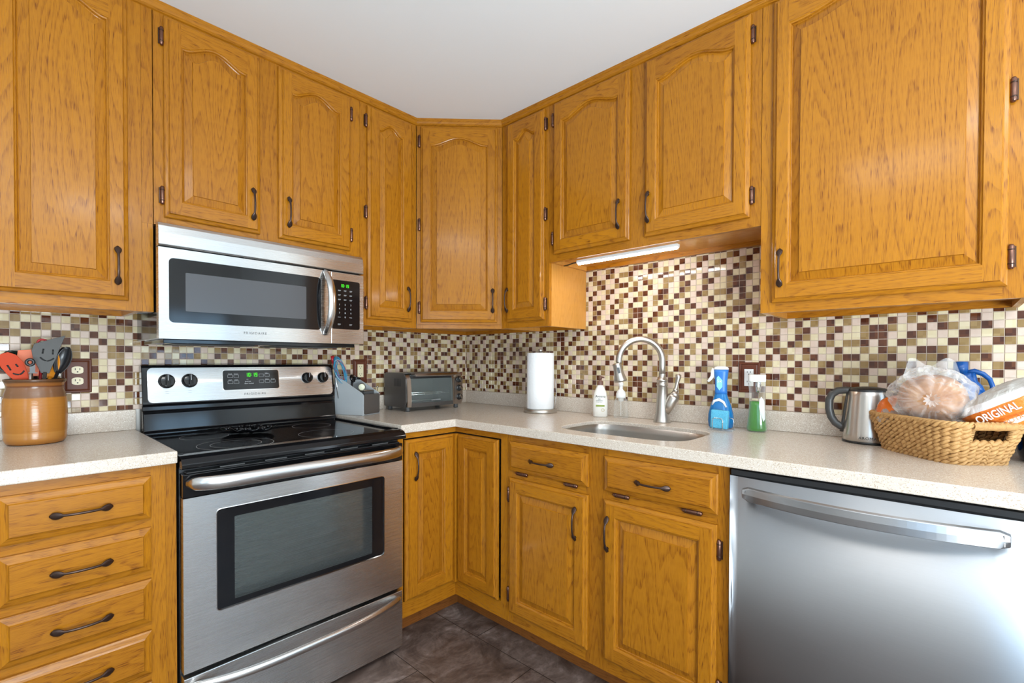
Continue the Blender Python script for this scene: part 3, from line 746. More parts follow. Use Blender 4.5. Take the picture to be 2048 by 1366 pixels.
# door with window
wz0, wz1 = .058, .272; hx0, hx1 = .028, .545
SX = .588
B = MB(); hp = rrect(hx0, hx1, wz0, wz1, .014, 4)
frame_face(B, 0, SX, .004, .304, hp, -.383, STEEL)
B.box(0, SX, -.383, -.352, .004, .304, STEEL, skip='f')
B.loft([[(x, -.383, z) for x, z in hp], [(x, -.381, z) for x, z in hp]], BLACKP, smooth=False)
d = B.make('microwave_door', t)
B = MB(); B.poly([(x, -.3815, z) for x, z in hp], BLACKG, 'x')
MESH = mat('window_mesh', (.12, .12, .13), .22); nn = N(MESH); p_ = nn.n('ShaderNodeTexCoord').outputs['Object']
vv = nn.n('ShaderNodeTexVoronoi', i_Scale=420.0, i_Randomness=0.0); nn.t.links.new(p_, vv.inputs['Vector'])
nn.link(nn.mix(nn.math('LESS_THAN', vv.outputs['Distance'], .36), (.075, .075, .08), (.012, .012, .012)), 'Base Color')
B.poly([(x, -.3819, z) for x, z in rrect(.075, .485, .098, .228, .003, 2)], MESH, 'x')
B.make('window', d)
B = MB(); path = []; rad = []
for i in range(25):
    tt = -1+2*i/24; path.append((.563+.006*(1-tt*tt), -.384-.050*(1-abs(tt)**2.6), .172+tt*.130)); rad.append((.0165*(1-.35*abs(tt)**4), .008))
B.tube(path, rad, STEELN, 14, up=(1, 0, 0)); B.make('handle', d)
text('FRIGIDAIRE', .012, PRINTK, front(.294, -.3832, .033), 'logo', d, .0002, 1.35)
B = MB(); B.box(SX+.0015, W, -.383, -.352, .004, .304, STEEL); cp = B.make('control_panel', t, bevel=.0015)
B = MB(); rplate(B, SX+.004, W-.019, .066, .272, .009, -.3832, -.3838, BLACKG); digits(B, '10:19', .629, -.3840, .243, .013, GREEN)
for k in range(3):
    for j in range(3): B.box(.619+j*.026, .631+j*.026, -.3841, -.3838, .229-k*.019, .2302-k*.019, PRINTW); B.box(.619+j*.026, .629+j*.026, -.3841, -.3838, .226-k*.019, .2268-k*.019, PRINTW)
for j in (0, 2):
    B.box(.618+j*.026, .631+j*.026, -.3841, -.3838, .0865, .0877, PRINTW); B.box(.618+j*.026, .629+j*.026, -.3841, -.3838, .083, .0838, PRINTW); B.box(.618+j*.026, .630+j*.026, -.3841, -.3838, .1155, .1167, PRINTW)
B.make('keypad', cp)
for k, s in enumerate('1234567890'):
    r_, c_ = (k//3, k % 3) if k < 9 else (3, 1)
    text(s, .010, PRINTW, front(.625+c_*.026, -.3839, .169-r_*.0175), 'numeral', cp, .0001)

# ------------------------------------------------------------------ dishwasher
t = thing('dishwasher', 'stainless steel dishwasher with curved bar handle under the counter', 'dishwasher', (0, -1.8175, 0), RZ); W = .600
B = MB(); B.box(.004, W-.004, -.60, -.03, .10, .873, BLACKP); B.box(.004, W-.004, -.54, -.05, .001, .10, BLACKP); B.make('tub', t)
B = MB(); pr = []
for i in range(25):
    tt = -1+2*i/24; pr.append((W/2+(W/2-.003)*tt, -.632-.011*(1-abs(tt)**5)))
for (xa_, ya_), (xb_, yb_) in zip(pr, pr[1:]): B.poly([(xa_, ya_, .112), (xb_, yb_, .112), (xb_, yb_, .858), (xa_, ya_, .858)], STEELW, 'x', smooth=True)
B.poly([(x, y, .858) for x, y in pr]+[(W-.003, -.605, .862), (.003, -.605, .862)], BLACKG)
B.poly([(x, y, .112) for x, y in pr[::-1]]+[(.003, -.605, .112), (W-.003, -.605, .112)], STEELW)
for x in (.003, W-.003): B.poly([(x, -.632, .112), (x, -.605, .112), (x, -.605, .862), (x, -.632, .858)], STEELW)
B.box(.004, W-.004, -.625, -.605, .859, .873, BLACKP)
dd = B.make('dishwasher_door', t)
w2 = dd.modifiers.new('weld', 'WELD'); w2.merge_threshold = 1e-5
B = MB(); rings = []
for i in range(33):
    tt = -1+2*i/32; s = abs(tt); x = W/2-.004+tt*.254; y = -.652-.046*(1-tt*tt)
    hz_ = .0205 if s < .97 else .014; rings.append([(x, y+.005, .8175-hz_), (x, y-.005, .8175-hz_+.003), (x, y-.007, .8175), (x, y-.005, .8175+hz_-.003), (x, y+.005, .8175+hz_)])
B.loft(rings, STEELW, cap0=True, cap1=True, smooth=False)
for x in (.060, W-.068): B.box(x-.010, x+.010, -.662, -.635, .805, .830, STEELW)
B.make('handle', dd, bevel=.0015)

# ------------------------------------------------------------------ under cabinet light
t = thing('light_bar', 'glowing white LED bar under the cabinet above the sink', 'light', (-.262, -1.272, 1.63))
B = MB(); B.box(-.010, .014, -.232, .232, -.012, -.0005, WHITE); B.make('housing', t)
B = MB(); B.tube([(.002, -.228, -.013), (.002, .228, -.013)], .0085, LED, 10, up=(1, 0, 0), ell=(1, .8)); B.make('diffuser', t)
B = MB(); B.tube([(.002, .232, -.007), (.006, .26, -.006), (.010, .29, -.010), (.03, .33, -.006)], .003, BLACKP, 8); B.make('power_cord', t)

# ------------------------------------------------------------------ outlets
PLATE = mat('stained_wood_plate', (.12, .035, .018), .38, Specular_IOR_Level=.25)
def outlet(wall, a, z, kind, label):
    loc, rz = ((-a, -.0035, z), 0) if wall == 'left' else ((-.0035, -a, z), RZ)
    t = thing('wall_outlet', label, 'outlet', loc, rz)
    B = MB(); w_, h_ = .0385, .060
    P = [(w_, h_, 0), (w_, h_, -.006), (w_-.003, h_-.003, -.009), (w_-.006, h_-.006, -.009), (w_-.009, h_-.009, -.006), (w_-.012, h_-.012, -.0075), (.018, .040, -.0075)]
    B.loft([[(-a_, y, -b_), (a_, y, -b_), (a_, y, b_), (-a_, y, b_)] for a_, b_, y in P], PLATE, smooth=False, cap1=True)
    B.make('cover_plate', t)
    if kind == 'duplex':
        for s in (1, -1):
            B = MB(); q = [(.0155*max(-1, min(1, 1.25*math.cos(2*PI*i/24))), .0135*math.sin(2*PI*i/24)+s*.0195) for i in range(24)]
            B.loft([[(x, -.0075, zz) for x, zz in q], [(x, -.0105, zz) for x, zz in q]], IVORY, smooth=False, cap1=True)
            for x in (-.006, .006): B.box(x-.001, x+.001, -.0107, -.0105, s*.0195, s*.0195+.007, BLACKM)
            B.box(-.002, .002, -.0107, -.0105, s*.0195-.008, s*.0195-.004, BLACKM); B.make('receptacle', t)
    else:
        B = MB(); B.box(-.0165, .0165, -.0105, -.0075, -.0335, .0335, IVORY if kind == 'decora' else WHITE)
        for s in (1, -1):
            for x in (-.006, .006): B.box(x-.001, x+.001, -.0107, -.0105, s*.019, s*.019+.006, BLACKM)
            B.box(-.002, .002, -.0107, -.0105, s*.019-.008, s*.019-.004, BLACKM)
        B.make('receptacle', t)
    return t
outlet('left', 1.853, 1.122, 'duplex', 'ivory round-faced outlet in brown plate beside the utensil crock')
outlet('left', .752, 1.124, 'decora', 'ivory rectangular outlet in brown plate between range and toaster oven')
outlet('right', 1.688, 1.115, 'gfci', 'white outlet in brown plate behind the green bottle')

# ------------------------------------------------------------------ faucet
t = thing('faucet', 'brushed nickel gooseneck pull-down faucet behind the sink', 'faucet', (-.078, -1.357, CT))
sd = Vector((-.64, .77, 0)).normalized()
B = MB(); B.lathe([(.036, .0005), (.036, .004), (.033, .012), (.027, .04), (.023, .09), (.0215, .155), (.0225, .157), (.0240, .160), (.0240, .165), (.0215, .168), (.0215, .176), (.0240, .179), (.0240, .184), (.019, .188), (.0145, .20), (.0145, .21)], NICKEL, 32, cap0=True)
B.make('faucet_body', t)
B = MB(); r = .093; zc = .268; path = [(0, 0, .20), (0, 0, .24)]
for i in range(25):
    a = PI-i*(PI*1.02)/24; path.append(tuple(sd*(r+r*math.cos(a)))[:2]+(zc+r*math.sin(a),))
path.append(tuple(sd*(2*r+.002))[:2]+(.255,)); B.tube(path, .0138, NICKEL, 16); B.make('spout', t)
e = sd*(2*r+.003)
B = MB(); B.lathe([(.0138, .030), (.018, .028), (.0195, .024), (.0185, .020), (.0195, 0), (.0225, -.022), (.0275, -.044), (.0275, -.051), (.024, -.053), (.001, -.051)], NICKEL, 28)
B.box(-.0055, .0055, -.0215, -.017, -.014, .012, BLACKP)
B.xf(Matrix.Translation((e.x, e.y, .226)) @ Matrix.Rotation(math.radians(13), 4, Vector((-sd.y, sd.x, 0))) @ Matrix.Rotation(math.radians(-55), 4, 'Z'))
B.make('spray_head', t)
hd = Vector((.35, -.94, 0)).normalized()
B = MB(); p0 = hd*.012; B.tube([(p0.x, p0.y, .045), (*(hd*.030)[:2], .075), (*(hd*.045)[:2], .105), (*(hd*.050)[:2], .118)], [.020, .0225, .024, .023], NICKEL, 20)
B.tube([(*(hd*.050)[:2], .114), (*(hd*.053)[:2], .128), (*(hd*.054)[:2], .136)], [.023, .015, .010], NICKEL, 20); B.make('valve_body', t)
B = MB(); B.tube([(*(hd*.054)[:2], .134), (*(hd*.056)[:2], .140), (*(hd*.056)[:2], .143), (*(hd*.057)[:2], .150), (*(hd*.062)[:2], .175), (*(hd*.066)[:2], .195), (*(hd*.066)[:2], .206), (*(hd*.066)[:2], .210)], [.009, .013, .010, .007, .0085, .0115, .012, .006], NICKEL, 16); B.make('lever', t)

# ------------------------------------------------------------------ crock and its utensils
CROCK = mat('glazed_stoneware', (.5, .2, .03), .22); nn = N(CROCK)
p_ = nn.n('ShaderNodeTexCoord').outputs['Object']; sp = nn.n('ShaderNodeSeparateXYZ'); nn.t.links.new(p_, sp.inputs[0])
z_ = nn.math('ADD', sp.outputs[2], nn.math('MULTIPLY', nn.noise(p_, 14, 2), .006))
c1 = nn.ramp(nn.math('MULTIPLY', z_, 5.0), [(0, (.16, .07, .03)), (.03, (.42, .16, .025)), (.20, (.50, .22, .045)), (.22, (.42, .165, .024)), (.735, (.47, .185, .026)), (.76, (.17, .085, .045)), (.90, (.20, .10, .055)), (.92, (.10, .025, .012)), (.94, (.30, .11, .025)), (.972, (.26, .10, .03)), (.985, (.06, .028, .014))])
lines = nn.noise(nn.scaled(p_, (4, 4, 260)), 1.0, 2); c1 = nn.mix(nn.math('MULTIPLY', lines, .35), c1, (.30, .10, .012)); nn.link(c1, 'Base Color'); nn.bump(lines, .25, .001)
CX, CY = -1.964, -.150
B = MB()
B.lathe([(.060, .0005), (.068, .004), (.0715, .012), (.0735, .020), (.0725, .024), (.0745, .045), (.0755, .09), (.0745, .135), (.071, .158), (.067, .172), (.0665, .182), (.069, .190), (.0725, .198), (.0725, .203), (.069, .204), (.064, .198), (.062, .17), (.066, .05), (.05, .02), (.001, .02)], CROCK, 56, cap0=True)
tag(B.make('utensil_crock', None, (CX, CY, CT)), 'golden brown glazed pottery crock full of cooking utensils at the left', 'crock')
ORANGE = mat('orange_nylon', (.52, .045, .006), .55, Specular_IOR_Level=.25); AMBER = mat('amber_nylon', (.72, .25, .01), .35); DGREY = mat('grey_nylon', (.055, .052, .048), .45); KNY = mat('black_nylon', (.012, .012, .014), .28); RED = mat('red_plastic', (.45, .01, .02), .35)
def blade(name, label, cat, base, top, outline, m, thick=.003, curve=.0, holes=None, face=None, hr=.005, up=0):
    """flat utensil: handle from base (inside the crock) to the blade root, blade outline in (u across, v along)"""
    base = Vector(base); top = Vector(top); ax = (top-base).normalized()
    fc = Vector(face) if face else Vector((0, -1, 0)); fc = (fc-ax*fc.dot(ax)).normalized(); sdv = ax.cross(fc)
    t = thing(name, label, cat, tuple(base))
    B = MB(); L = (top-base).length
    B.tube([Vector((0, 0, 0)), ax*L*.5, ax*(L+.004)], [hr, hr*.9, hr*.8], m, 10, up=tuple(sdv), ell=(1.2, .8))
    B.make('shaft', t)
    B = MB(); n = len(outline)//2
    l = outline[:n]; r = outline[n:]
    def P(u, v, o_): return ax*(L+v)+sdv*u+fc*(o_+curve*(v*v*12+u*u*18))
    rings = []
    for (ul, vl), (ur, vr) in zip(l, r):
        row = []
        for k in range(7): q = k/6; row.append((ul+(ur-ul)*q, vl+(vr-vl)*q))
        rings.append([P(u, v, thick/2) for u, v in row]+[P(u, v, -thick/2) for u, v in row[::-1]])
    B.loft(rings, m, cap0=True, cap1=True, smooth=False)
    B.make('blade', t, bevel=.0008)
    if holes:
        H_ = MB()
        for seg in holes: H_.tube([P(u, v, thick/2) for u, v in seg], (.0022, .0006), BLACKM, 6, up=tuple(fc.cross(ax)) )
        H_.make('slot', t)
    return t
zb = CT+.024
smile = [[(.010*k/6*1.6, .040+.010*(k/6)**2) for k in range(-6, 7)], [(-.012, .062), (-.011, .078)], [(.012, .062), (.011, .078)]]
blade('slotted_turner', 'dark grey slotted turner, tallest utensil in the crock', 'spatula', (CX+.0, CY-.02, zb), (-1.942, -.150, 1.135),
      [(-.010, 0), (-.020, .022), (-.032, .045), (-.038, .070), (-.034, .092), (.010, 0), (.014, .022), (.020, .045), (.026, .080), (.036, .128)], DGREY, holes=smile, face=(-.1, -1, .1), curve=.01)
blade('slotted_turner', 'orange slotted turner with cut-out smile, leftmost in the crock', 'spatula', (CX+.030, CY-.03, zb), (-1.992, -.172, 1.112),
      [(-.014, 0), (-.024, .025), (-.031, .055), (-.030, .082), (-.018, .094), (.014, 0), (.018, .025), (.020, .055), (.012, .082), (-.002, .095)], ORANGE, holes=[[(.008*k/6*1.6, .022+.008*(k/6)**2) for k in range(-6, 7)], [(-.014, .04), (-.016, .058)], [(.004, .045), (.002, .055)]], face=(0, -1, .05))
blade('spatula', 'pale orange spatula blade standing behind the black ladle in the crock', 'spatula', (CX-.01, CY+.03, zb), (-1.975, -.115, 1.125), [(-.025, 0), (-.03, .05), (-.026, .083), (.02, 0), (.024, .05), (.024, .088)], mat('faded_orange_nylon', (.72, .16, .06), .5))
def spoon(name, label, base, top, w_, l_, m, dep=.012, face=(0, -1, 0), holes=False):
    base = Vector(base); top = Vector(top); ax = (top-base).normalized(); fc = Vector(face); fc = (fc-ax*fc.dot(ax)).normalized(); sv = ax.cross(fc); L = (top-base).length
    t = thing(name, label, 'ladle' if 'ladle' in name else 'spoon', tuple(base))
    B = MB(); B.tube([Vector((0, 0, 0)), ax*(L+.006)], .0048, m, 10); B.make('shaft', t)
    B = MB(); rings = []
    for i in range(15):
        v = i/14; wv = w_*math.sin(PI*min(1, max(.04, v*.93+.05)))**.6; rg = []
        for k in range(11):
            q = -1+k/5; u = wv*q; d_ = -dep*(1-q*q)*math.sin(PI*min(1, v*.9+.08)); rg.append(ax*(L+v*l_)+sv*u+fc*(d_+.001))
        for k in range(10, -1, -1):
            q = -1+k/5; u = wv*q; d_ = -dep*(1-q*q)*math.sin(PI*min(1, v*.9+.08)); rg.append(ax*(L+v*l_)+sv*u+fc*(d_-.0015))
        rings.append(rg)
    B.loft(rings, m, cap0=True, cap1=True); B.make('bowl', t); return t
spoon('cooking_spoon', 'black solid spoon leaning right out of the crock', (CX-.01, CY, zb), (-1.912, -.135, 1.135), .022, .090, KNY, face=(-.45, -1, .1))
spoon('serving_spoon', 'amber yellow spoon behind the grey turner in the crock', (CX, CY+.01, zb), (-1.930, -.125, 1.118), .017, .085, AMBER, face=(-.3, -1, 0), dep=.005)
spoon('slotted_spoon', 'black slotted spoon between the amber and black spoons in the crock', (CX-.02, CY+.02, zb), (-1.922, -.110, 1.130), .022, .095, KNY, face=(-.7, -.7, .1))
spoon('soup_ladle', 'black ladle behind the grey turner in the crock', (CX+.01, CY+.03, zb), (-1.962, -.105, 1.125), .036, .082, KNY, dep=.026, face=(.25, -1, .1))
spoon('slotted_ladle', 'dark ladle leaning left behind the orange turner in the crock', (CX+.03, CY+.03, zb), (-1.998, -.105, 1.135), .040, .075, mat('green_black_nylon', (.012, .022, .016), .4), dep=.02, face=(.2, -1, .1))
t = thing('vegetable_peeler', 'small steel peeler with black ring handle in the crock', 'peeler', (-1.985, -.190, zb))
B = MB(); B.tube([(0, 0, 0), (.010, -.005, .20)], .0045, STEELV, 8); B.make('shaft', t)
B = MB(); B.tube([(.008+.008*math.cos(a), -.007, .232+.009*math.sin(a)) for a in [2*PI*i/20 for i in range(20)]], .0042, BLACKP, 8, closed=True); B.make('ring_handle', t)
B = MB(); B.box(.007, .019, -.008, -.004, .20, .224, GREYP); B.box(.004, .024, -.009, -.004, .198, .201, GREYP); B.make('blade', t)
t = thing('ring_handled_tool', 'red ring-handled tool just above the grey turner at the left', 'utensil', (CX+.005, CY+.045, zb))
B = MB(); B.tube([(0, 0, 0), (.012, 0, .28)], .004, RED, 8); B.make('shaft', t)
B = MB(); B.tube([(.014+.011*math.cos(a), 0, .297+.009*math.sin(a)) for a in [2*PI*i/20 for i in range(20)]], .0033, RED, 8, closed=True); B.make('ring_handle', t)

# ------------------------------------------------------------------ grey caddy with tools and a wire bundle
BXA = math.radians(20)
BXZ = CT
t = thing('utensil_caddy', 'pale grey sloping caddy holding tools right of the range', 'caddy', (-.862, -.232, BXZ), BXA)
CAD = mat('pale_grey_plastic', (.44, .46, .47), .28); CADF = mat('dark_caddy_front', (.085, .072, .064), .4)
B = MB(); w_, l_ = .122, .176; hf, hb = .106, .190
sidep = [(0, .0005), (l_, .0005), (l_, hb), (l_-.012, hb), (.012, hf+.004), (0, hf-.006)]
for x0, x1 in ((0, .004), (w_-.004, w_)):
    B.loft([[(x0, y, z) for y, z in sidep], [(x1, y, z) for y, z in sidep]], CAD, cap0=True, cap1=True, smooth=False)
B.box(.004, w_-.004, .0, .004, .0005, hf-.012, CAD); B.box(.004, w_-.004, l_-.004, l_, .0005, hb-.004, CAD); B.box(.004, w_-.004, .004, l_-.004, .0005, .005, CAD)
B.make('caddy_body', t, bevel=.0015)
B = MB(); rplate(B, .004, w_-.004, .006, hf-.004, .010, -.0003, -.0022, CADF); B.make('front_panel', t)
def incad(x, y, z): a = Matrix.Rotation(BXA, 4, 'Z') @ Vector((x, y, z)); return (-.862+a.x, -.232+a.y, BXZ+z)
B = MB(); random.seed(3)
WIREB = mat('blue_wire', (.02, .30, .50), .35); WIREW = mat('pale_wire', (.62, .66, .66), .35); WIRER = mat('red_wire', (.50, .05, .06), .35)
cxw, czw = -.925, 1.135
for k in range(15):
    r1, r2 = random.uniform(.018, .030), random.uniform(.050, .070); ox, oz, oy = random.uniform(-.004, .004), random.uniform(-.006, .004), random.uniform(-.012, .012)
    m_ = [WIREB, WIREB, WIREB, WIREW, WIRER][k % 5]; pth = []
    for i in range(32):
        a = 2*PI*i/32; x = r1*math.cos(a); z = r2*math.sin(a); pth.append((x+.30*-z+ox, oy+.006*math.sin(a*2+k), z+oz))
    B.tube(pth, .0014, m_, 6, closed=True)
B.xf(Matrix.Scale(.92, 4))
tag(B.make('wire_bundle', None, (cxw+.012, -.105, czw-.005)), 'coiled bundle of blue white and red wire standing in the grey caddy', 'wire')
t = thing('red_tipped_tool', 'red-tipped tool behind the coiled wire in the grey caddy', 'utensil', incad(.012, .150, .008))
B = MB(); B.tube([(0, 0, 0), (-.036, .0, .255)], .003, CHROME, 8); B.make('shaft', t)
B = MB(); B.tube([(-.034, 0, .235), (-.038, 0, .262), (-.042, 0, .278)], [.006, .010, .008], RED, 10, ell=(1, .5)); B.make('handle', t)
t = thing('can_opener', 'black and chrome can opener lying on top of the grey caddy', 'can opener', incad(.032, .092, .128))
B = MB(); B.lathe([(.001, -.006), (.018, -.005), (.021, 0), (.018, .005), (.001, .006)], BLACKG, 20)
B.xf(Matrix.Translation((0, 0, .048)) @ Matrix.Rotation(1.2, 4, 'X') @ Matrix.Rotation(.5, 4, 'Y')); B.tube([(0, 0, .048), (.02, -.01, .050), (.035, -.012, .045)], [.008, .007, .004], BLACKG, 10)
B.tube([(-.005, .01, -.07), (.0, .005, .04)], .006, BLACKP, 8); B.make('turn_knob', t)
t = thing('flashlight', 'small silver flashlight with cream lens lying in the grey caddy', 'flashlight', incad(.056, .062, .108))
B = MB(); B.lathe([(.0155, 0), (.017, .002), (.017, .012), (.012, .022), (.010, .028), (.010, .085), (.008, .088), (.001, .088)], STEELV, 24); B.lathe([(.011, .028), (.0115, .03), (.0115, .036), (.010, .037)], BLACKP, 20)
Mx = Matrix.Translation((0, -.01, .030)) @ Matrix.Rotation(math.radians(62), 4, Vector((-.9, -.45, 0))); Mx = Matrix.Translation((0, -.008, .026)) @ Vector((.55, .8, .05)).to_track_quat('Z', 'Y').to_matrix().to_4x4()
B.xf(Mx); B.make('flashlight_body', t)
B = MB(); B.lathe([(.0152, -.0005), (.010, -.004), (.001, -.005)], mat('cream_lens', (.80, .80, .60), .3), 24); B.xf(Mx); B.make('lens', t)
t = thing('tin_box', 'small dark metal box lying inside the grey caddy front', 'box', incad(.036, .022, .0055), BXA)
B = MB(); B.box(0, .070, 0, .050, 0, .108, GREYP); B.box(-.001, .071, -.001, .051, .108, .113, STEELV); B.make('tin', t, bevel=.002)
t = thing('metal_skewer', 'thin steel skewer sticking out of the grey caddy at its right', 'skewer', incad(.106, .02, .008))
B = MB(); B.tube([(0, 0, 0), (.018, .0, .122)], .0016, CHROME, 8); B.tube([(.018, 0, .120), (.019, 0, .130)], .003, CHROME, 8); B.make('rod', t)

# ------------------------------------------------------------------ toaster oven
t = thing('toaster_oven', 'grey countertop toaster oven with glass door and three knobs', 'toaster oven', (-.627, -.238, CT)); W, Dp, z0, z1 = .375, .195, .022, .200
TO = mat('toaster_grey', (.115, .105, .098), .32, .5); TS = steel('toaster_steel', (.58, .53, .49), .30)
B = MB(); prof = [(.012, z0), (-.004, z0+.03), (.0, z1-.03), (.018, z1-.004), (.026, z1), (Dp-.012, z1), (Dp, z1-.012), (Dp, z0)]
sid = [(x, [(x, y, z) for y, z in prof]) for x in (0, .006)]
B.loft([s_[1] for s_ in sid], TO, cap0=True, cap1=True, smooth=False); B.loft([[(x, y, z) for y, z in prof] for x in (W-.055, W)], TO, cap0=True, cap1=True, smooth=False)
B.box(.006, W-.055, .03, Dp, z1-.004, z1, TO); B.box(.006, W-.055, Dp-.004, Dp, z0, z1-.004, TO); B.box(.006, W-.055, .02, Dp, z0, z0+.004, TO)
for k in range(9): B.box(-.0006, .0, .045+k*.007, .047+k*.007, z1-.07, z1-.03, BLACKM)
B.make('oven_body', t)
B = MB(); fr = [(-.006, z0+.002), (-.008, z0+.03), (-.006, z0+.09), (.000, z1-.035), (.014, z1-.010)]
for (ya, za_), (yb, zb_) in zip(fr, fr[1:]):
    B.poly([(.028, ya, za_), (W-.070, ya, za_), (W-.070, yb, zb_), (.028, yb, zb_)], TOASTGL)
dt = B.make('oven_door', t)
B = MB()
for x0, x1 in ((.004, .028), (W-.070, W-.058)):
    B.loft([[(x0, y, z), (x0, y-.006, z), (x1, y-.006, z), (x1, y, z)] for y, z in fr], TS, cap0=True, cap1=True, smooth=False)
B.box(.028, W-.070, -.014, -.006, z0+.001, z0+.022, TO); B.box(.028, W-.070, .002, .018, z1-.030, z1-.012, BLACKP)
B.make('door_frame', dt)
B = MB(); B.loft([[(x, -.030, z1-.012), (x, -.026, z1-.018), (x, .010, z1-.016), (x, .018, z1-.004), (x, -.020, z1-.002)] for x in (.045, W-.072)], TS, cap0=True, cap1=True, smooth=False); B.make('door_handle', dt, bevel=.001)
text('BLACK+DECKER', .0085, PRINTW, front(.185, -.0145, z0+.033), 'logo', dt, .0003)
B = MB(); pr = [(-.004, z0), (-.014, z0+.03), (-.012, z1-.06), (.004, z1-.012), (.018, z1-.002)]
for (ya, za_), (yb, zb_) in zip(pr, pr[1:]): B.poly([(W-.056, ya, za_), (W, ya, za_), (W, yb, zb_), (W-.056, yb, zb_)], TS)
B.poly([(W-.056, y, z) for y, z in pr]+[(W-.056, .02, z0)], TS); B.poly([(W, .02, z0)]+[(W, y, z) for y, z in pr[::-1]], TS)
B.make('control_panel', t)
for z in (.160, .112, .063):
    B = MB(); B.lathe([(.018, 0), (.018, .004), (.0145, .006), (.0135, .018), (.001, .019)], BLACKP, 24); B.box(-.0045, .0045, -.013, .013, .016, .024, TS)
    B.xf(Matrix.Translation((W-.028, -.0135 if z < .15 else -.010, z)) @ Matrix.Rotation(PI/2, 4, 'X') @ Matrix.Rotation(.7, 4, 'Z')); B.make('knob', t, bevel=.001)
B = MB()
for z in (.085, .095): B.tube([(.03, .02, z), (W-.075, .02, z)], .003, CHROME, 8)
for k in range(14): B.tube([(.04+k*.018, .02, .088), (.04+k*.018, Dp-.02, .088)], .0012, CHROME, 5)
B.tube([(.03, .1, .045), (W-.075, .1, .045)], .004, STEELV, 8); B.make('wire_rack', t)
for x, y in ((.022, .012), (W-.030, .012), (.022, Dp-.02), (W-.03, Dp-.02)):
    B = MB(); B.lathe([(.012, .0005), (.013, .004), (.012, z0+.001)], GREYP, 14, (x, y), cap0=True); B.make('foot', t)

# ------------------------------------------------------------------ paper towel
t = thing('paper_towel_holder', 'steel upright paper towel holder in the corner left of the sink', 'holder', (-.140, -.727, CT))
B = MB(); B.lathe([(.084, .0005), (.085, .003), (.085, .016), (.080, .019), (.001, .019)], NICKEL, 48, cap0=True); B.make('base', t)
B = MB(); B.lathe([(.006, .0195), (.006, .300), (.006, .306), (.012, .314), (.015, .320), (.013, .323), (.001, .324)], STEELV, 20); B.make('post', t)
B = MB(); a = Vector((.50, -.86, 0)); B.tube([tuple(a*.074)[:2]+(.018,), tuple(a*.0815)[:2]+(.06,), tuple(a*.084)[:2]+(.11,), tuple(a*.080)[:2]+(.15,), tuple(a*.074)[:2]+(.185,)], [(.014, .002), (.013, .002), (.011, .002), (.007, .002), (.002, .001)], STEEL, 10, up=(.86, .5, 0)); B.make('tension_arm', t)
TOWEL = mat('paper_towel', (.86, .86, .86), .9); nn = N(TOWEL); p_ = nn.n('ShaderNodeTexCoord').outputs['Object']
v_ = nn.n('ShaderNodeTexVoronoi', i_Scale=95.0); nn.t.links.new(p_, v_.inputs['Vector']); nn.bump(v_.outputs['Distance'], .5, .002)
B = MB(); B.lathe([(.019, .001), (.068, .001), (.0695, .004), (.0695, .283), (.068, .286), (.019, .286)], TOWEL, 64); B.lathe([(.019, .286), (.019, .001)], mat('cardboard_tube', (.42, .30, .18), .9), 24)
B.tube([(-.060, .038, .143), (-.062, .041, .143)], .0001, TOWEL, 4)
q = [(.0705*math.cos(a_), .0705*math.sin(a_)) for a_ in [math.radians(100+k*6) for k in range(8)]]+[(-.0735, .022), (-.0745, .012)]
B.loft([[(x, y, .003+.28*k) for x, y in q] for k in (0, .25, .5, .75, 1)], TOWEL, closed=False)
tag(B.make('paper_towel_roll', None, (-.140, -.727, CT+.0195)), 'white paper towel roll standing on the steel holder', 'paper towel')

# ------------------------------------------------------------------ bottles by the sink
def face_cam(x, y): d = CAM-Vector((x, y, 0)); return math.atan2(d.x, -d.y)
def oval(B, prof, m, n=40, **k):
    B.loft([[(a_*math.copysign(abs(math.cos(q))**k.get('e', .8), math.cos(q)), b_*math.copysign(abs(math.sin(q))**k.get('e', .8), math.sin(q)), z) for q in [2*PI*i/n for i in range(n)]] for a_, b_, z in prof], m, cap0=True, cap1=k.get('cap1', True))
x, y = -.092, -1.055
t = thing('lotion_bottle', 'white lotion pump bottle with brown cap between paper towels and faucet', 'bottle', (x, y, CT), face_cam(x, y))
LW = mat('ivory_bottle', (.84, .82, .76), .3)
B = MB(); oval(B, [(.030, .020, .0005), (.034, .023, .004), (.035, .024, .05), (.034, .023, .085), (.029, .021, .115), (.019, .016, .138), (.014, .014, .146), (.014, .014, .150)], LW); B.make('bottle_body', t)
B = MB(); BR = mat('brown_cap', (.16, .07, .05), .4); B.lathe([(.0135, .150), (.0135, .168), (.012, .170), (.006, .171), (.006, .178), (.008, .179), (.008, .190), (.006, .193), (.001, .193)], BR, 24); B.tube([(.0, 0, .187), (.012, -.004, .188), (.018, -.006, .185)], [.005, .0035, .0025], BR, 8); B.make('pump', t)
text('Aveeno', .0165, PRINTK, front(.001, -.0225, .098), 'brand_lettering', t, .0003, sx=.92)
for zz, s, q in ((.086, 'daily', .0065), (.079, 'moisturizing', .0065), (.072, 'body lotion', .006)): text(s, q, PRINTK, front(-.004, -.0236, zz), 'label_lettering', t, .0002)
B = MB(); B.box(-.020, .020, -.0250, -.0236, .050, .058, mat('label_green', (.25, .33, .04), .5)); B.tube([(.012+.007*math.cos(a_), -.0245, .034+.007*math.sin(a_)) for a_ in [2*PI*i/20 for i in range(20)]], .0008, mat('label_gold', (.55, .42, .18), .5), 6, closed=True); B.make('label', t)
x, y = -.066, -1.150
t = thing('soap_dispenser', 'empty clear foaming soap dispenser with white pump under the faucet spout', 'bottle', (x, y, CT), face_cam(x, y))
B = MB(); B.lathe([(.030, .0005), (.0335, .003), (.0335, .010), (.031, .06), (.027, .085), (.022, .095), (.020, .100)], CLEAR, 32, cap0=True); B.make('bottle_body', t)
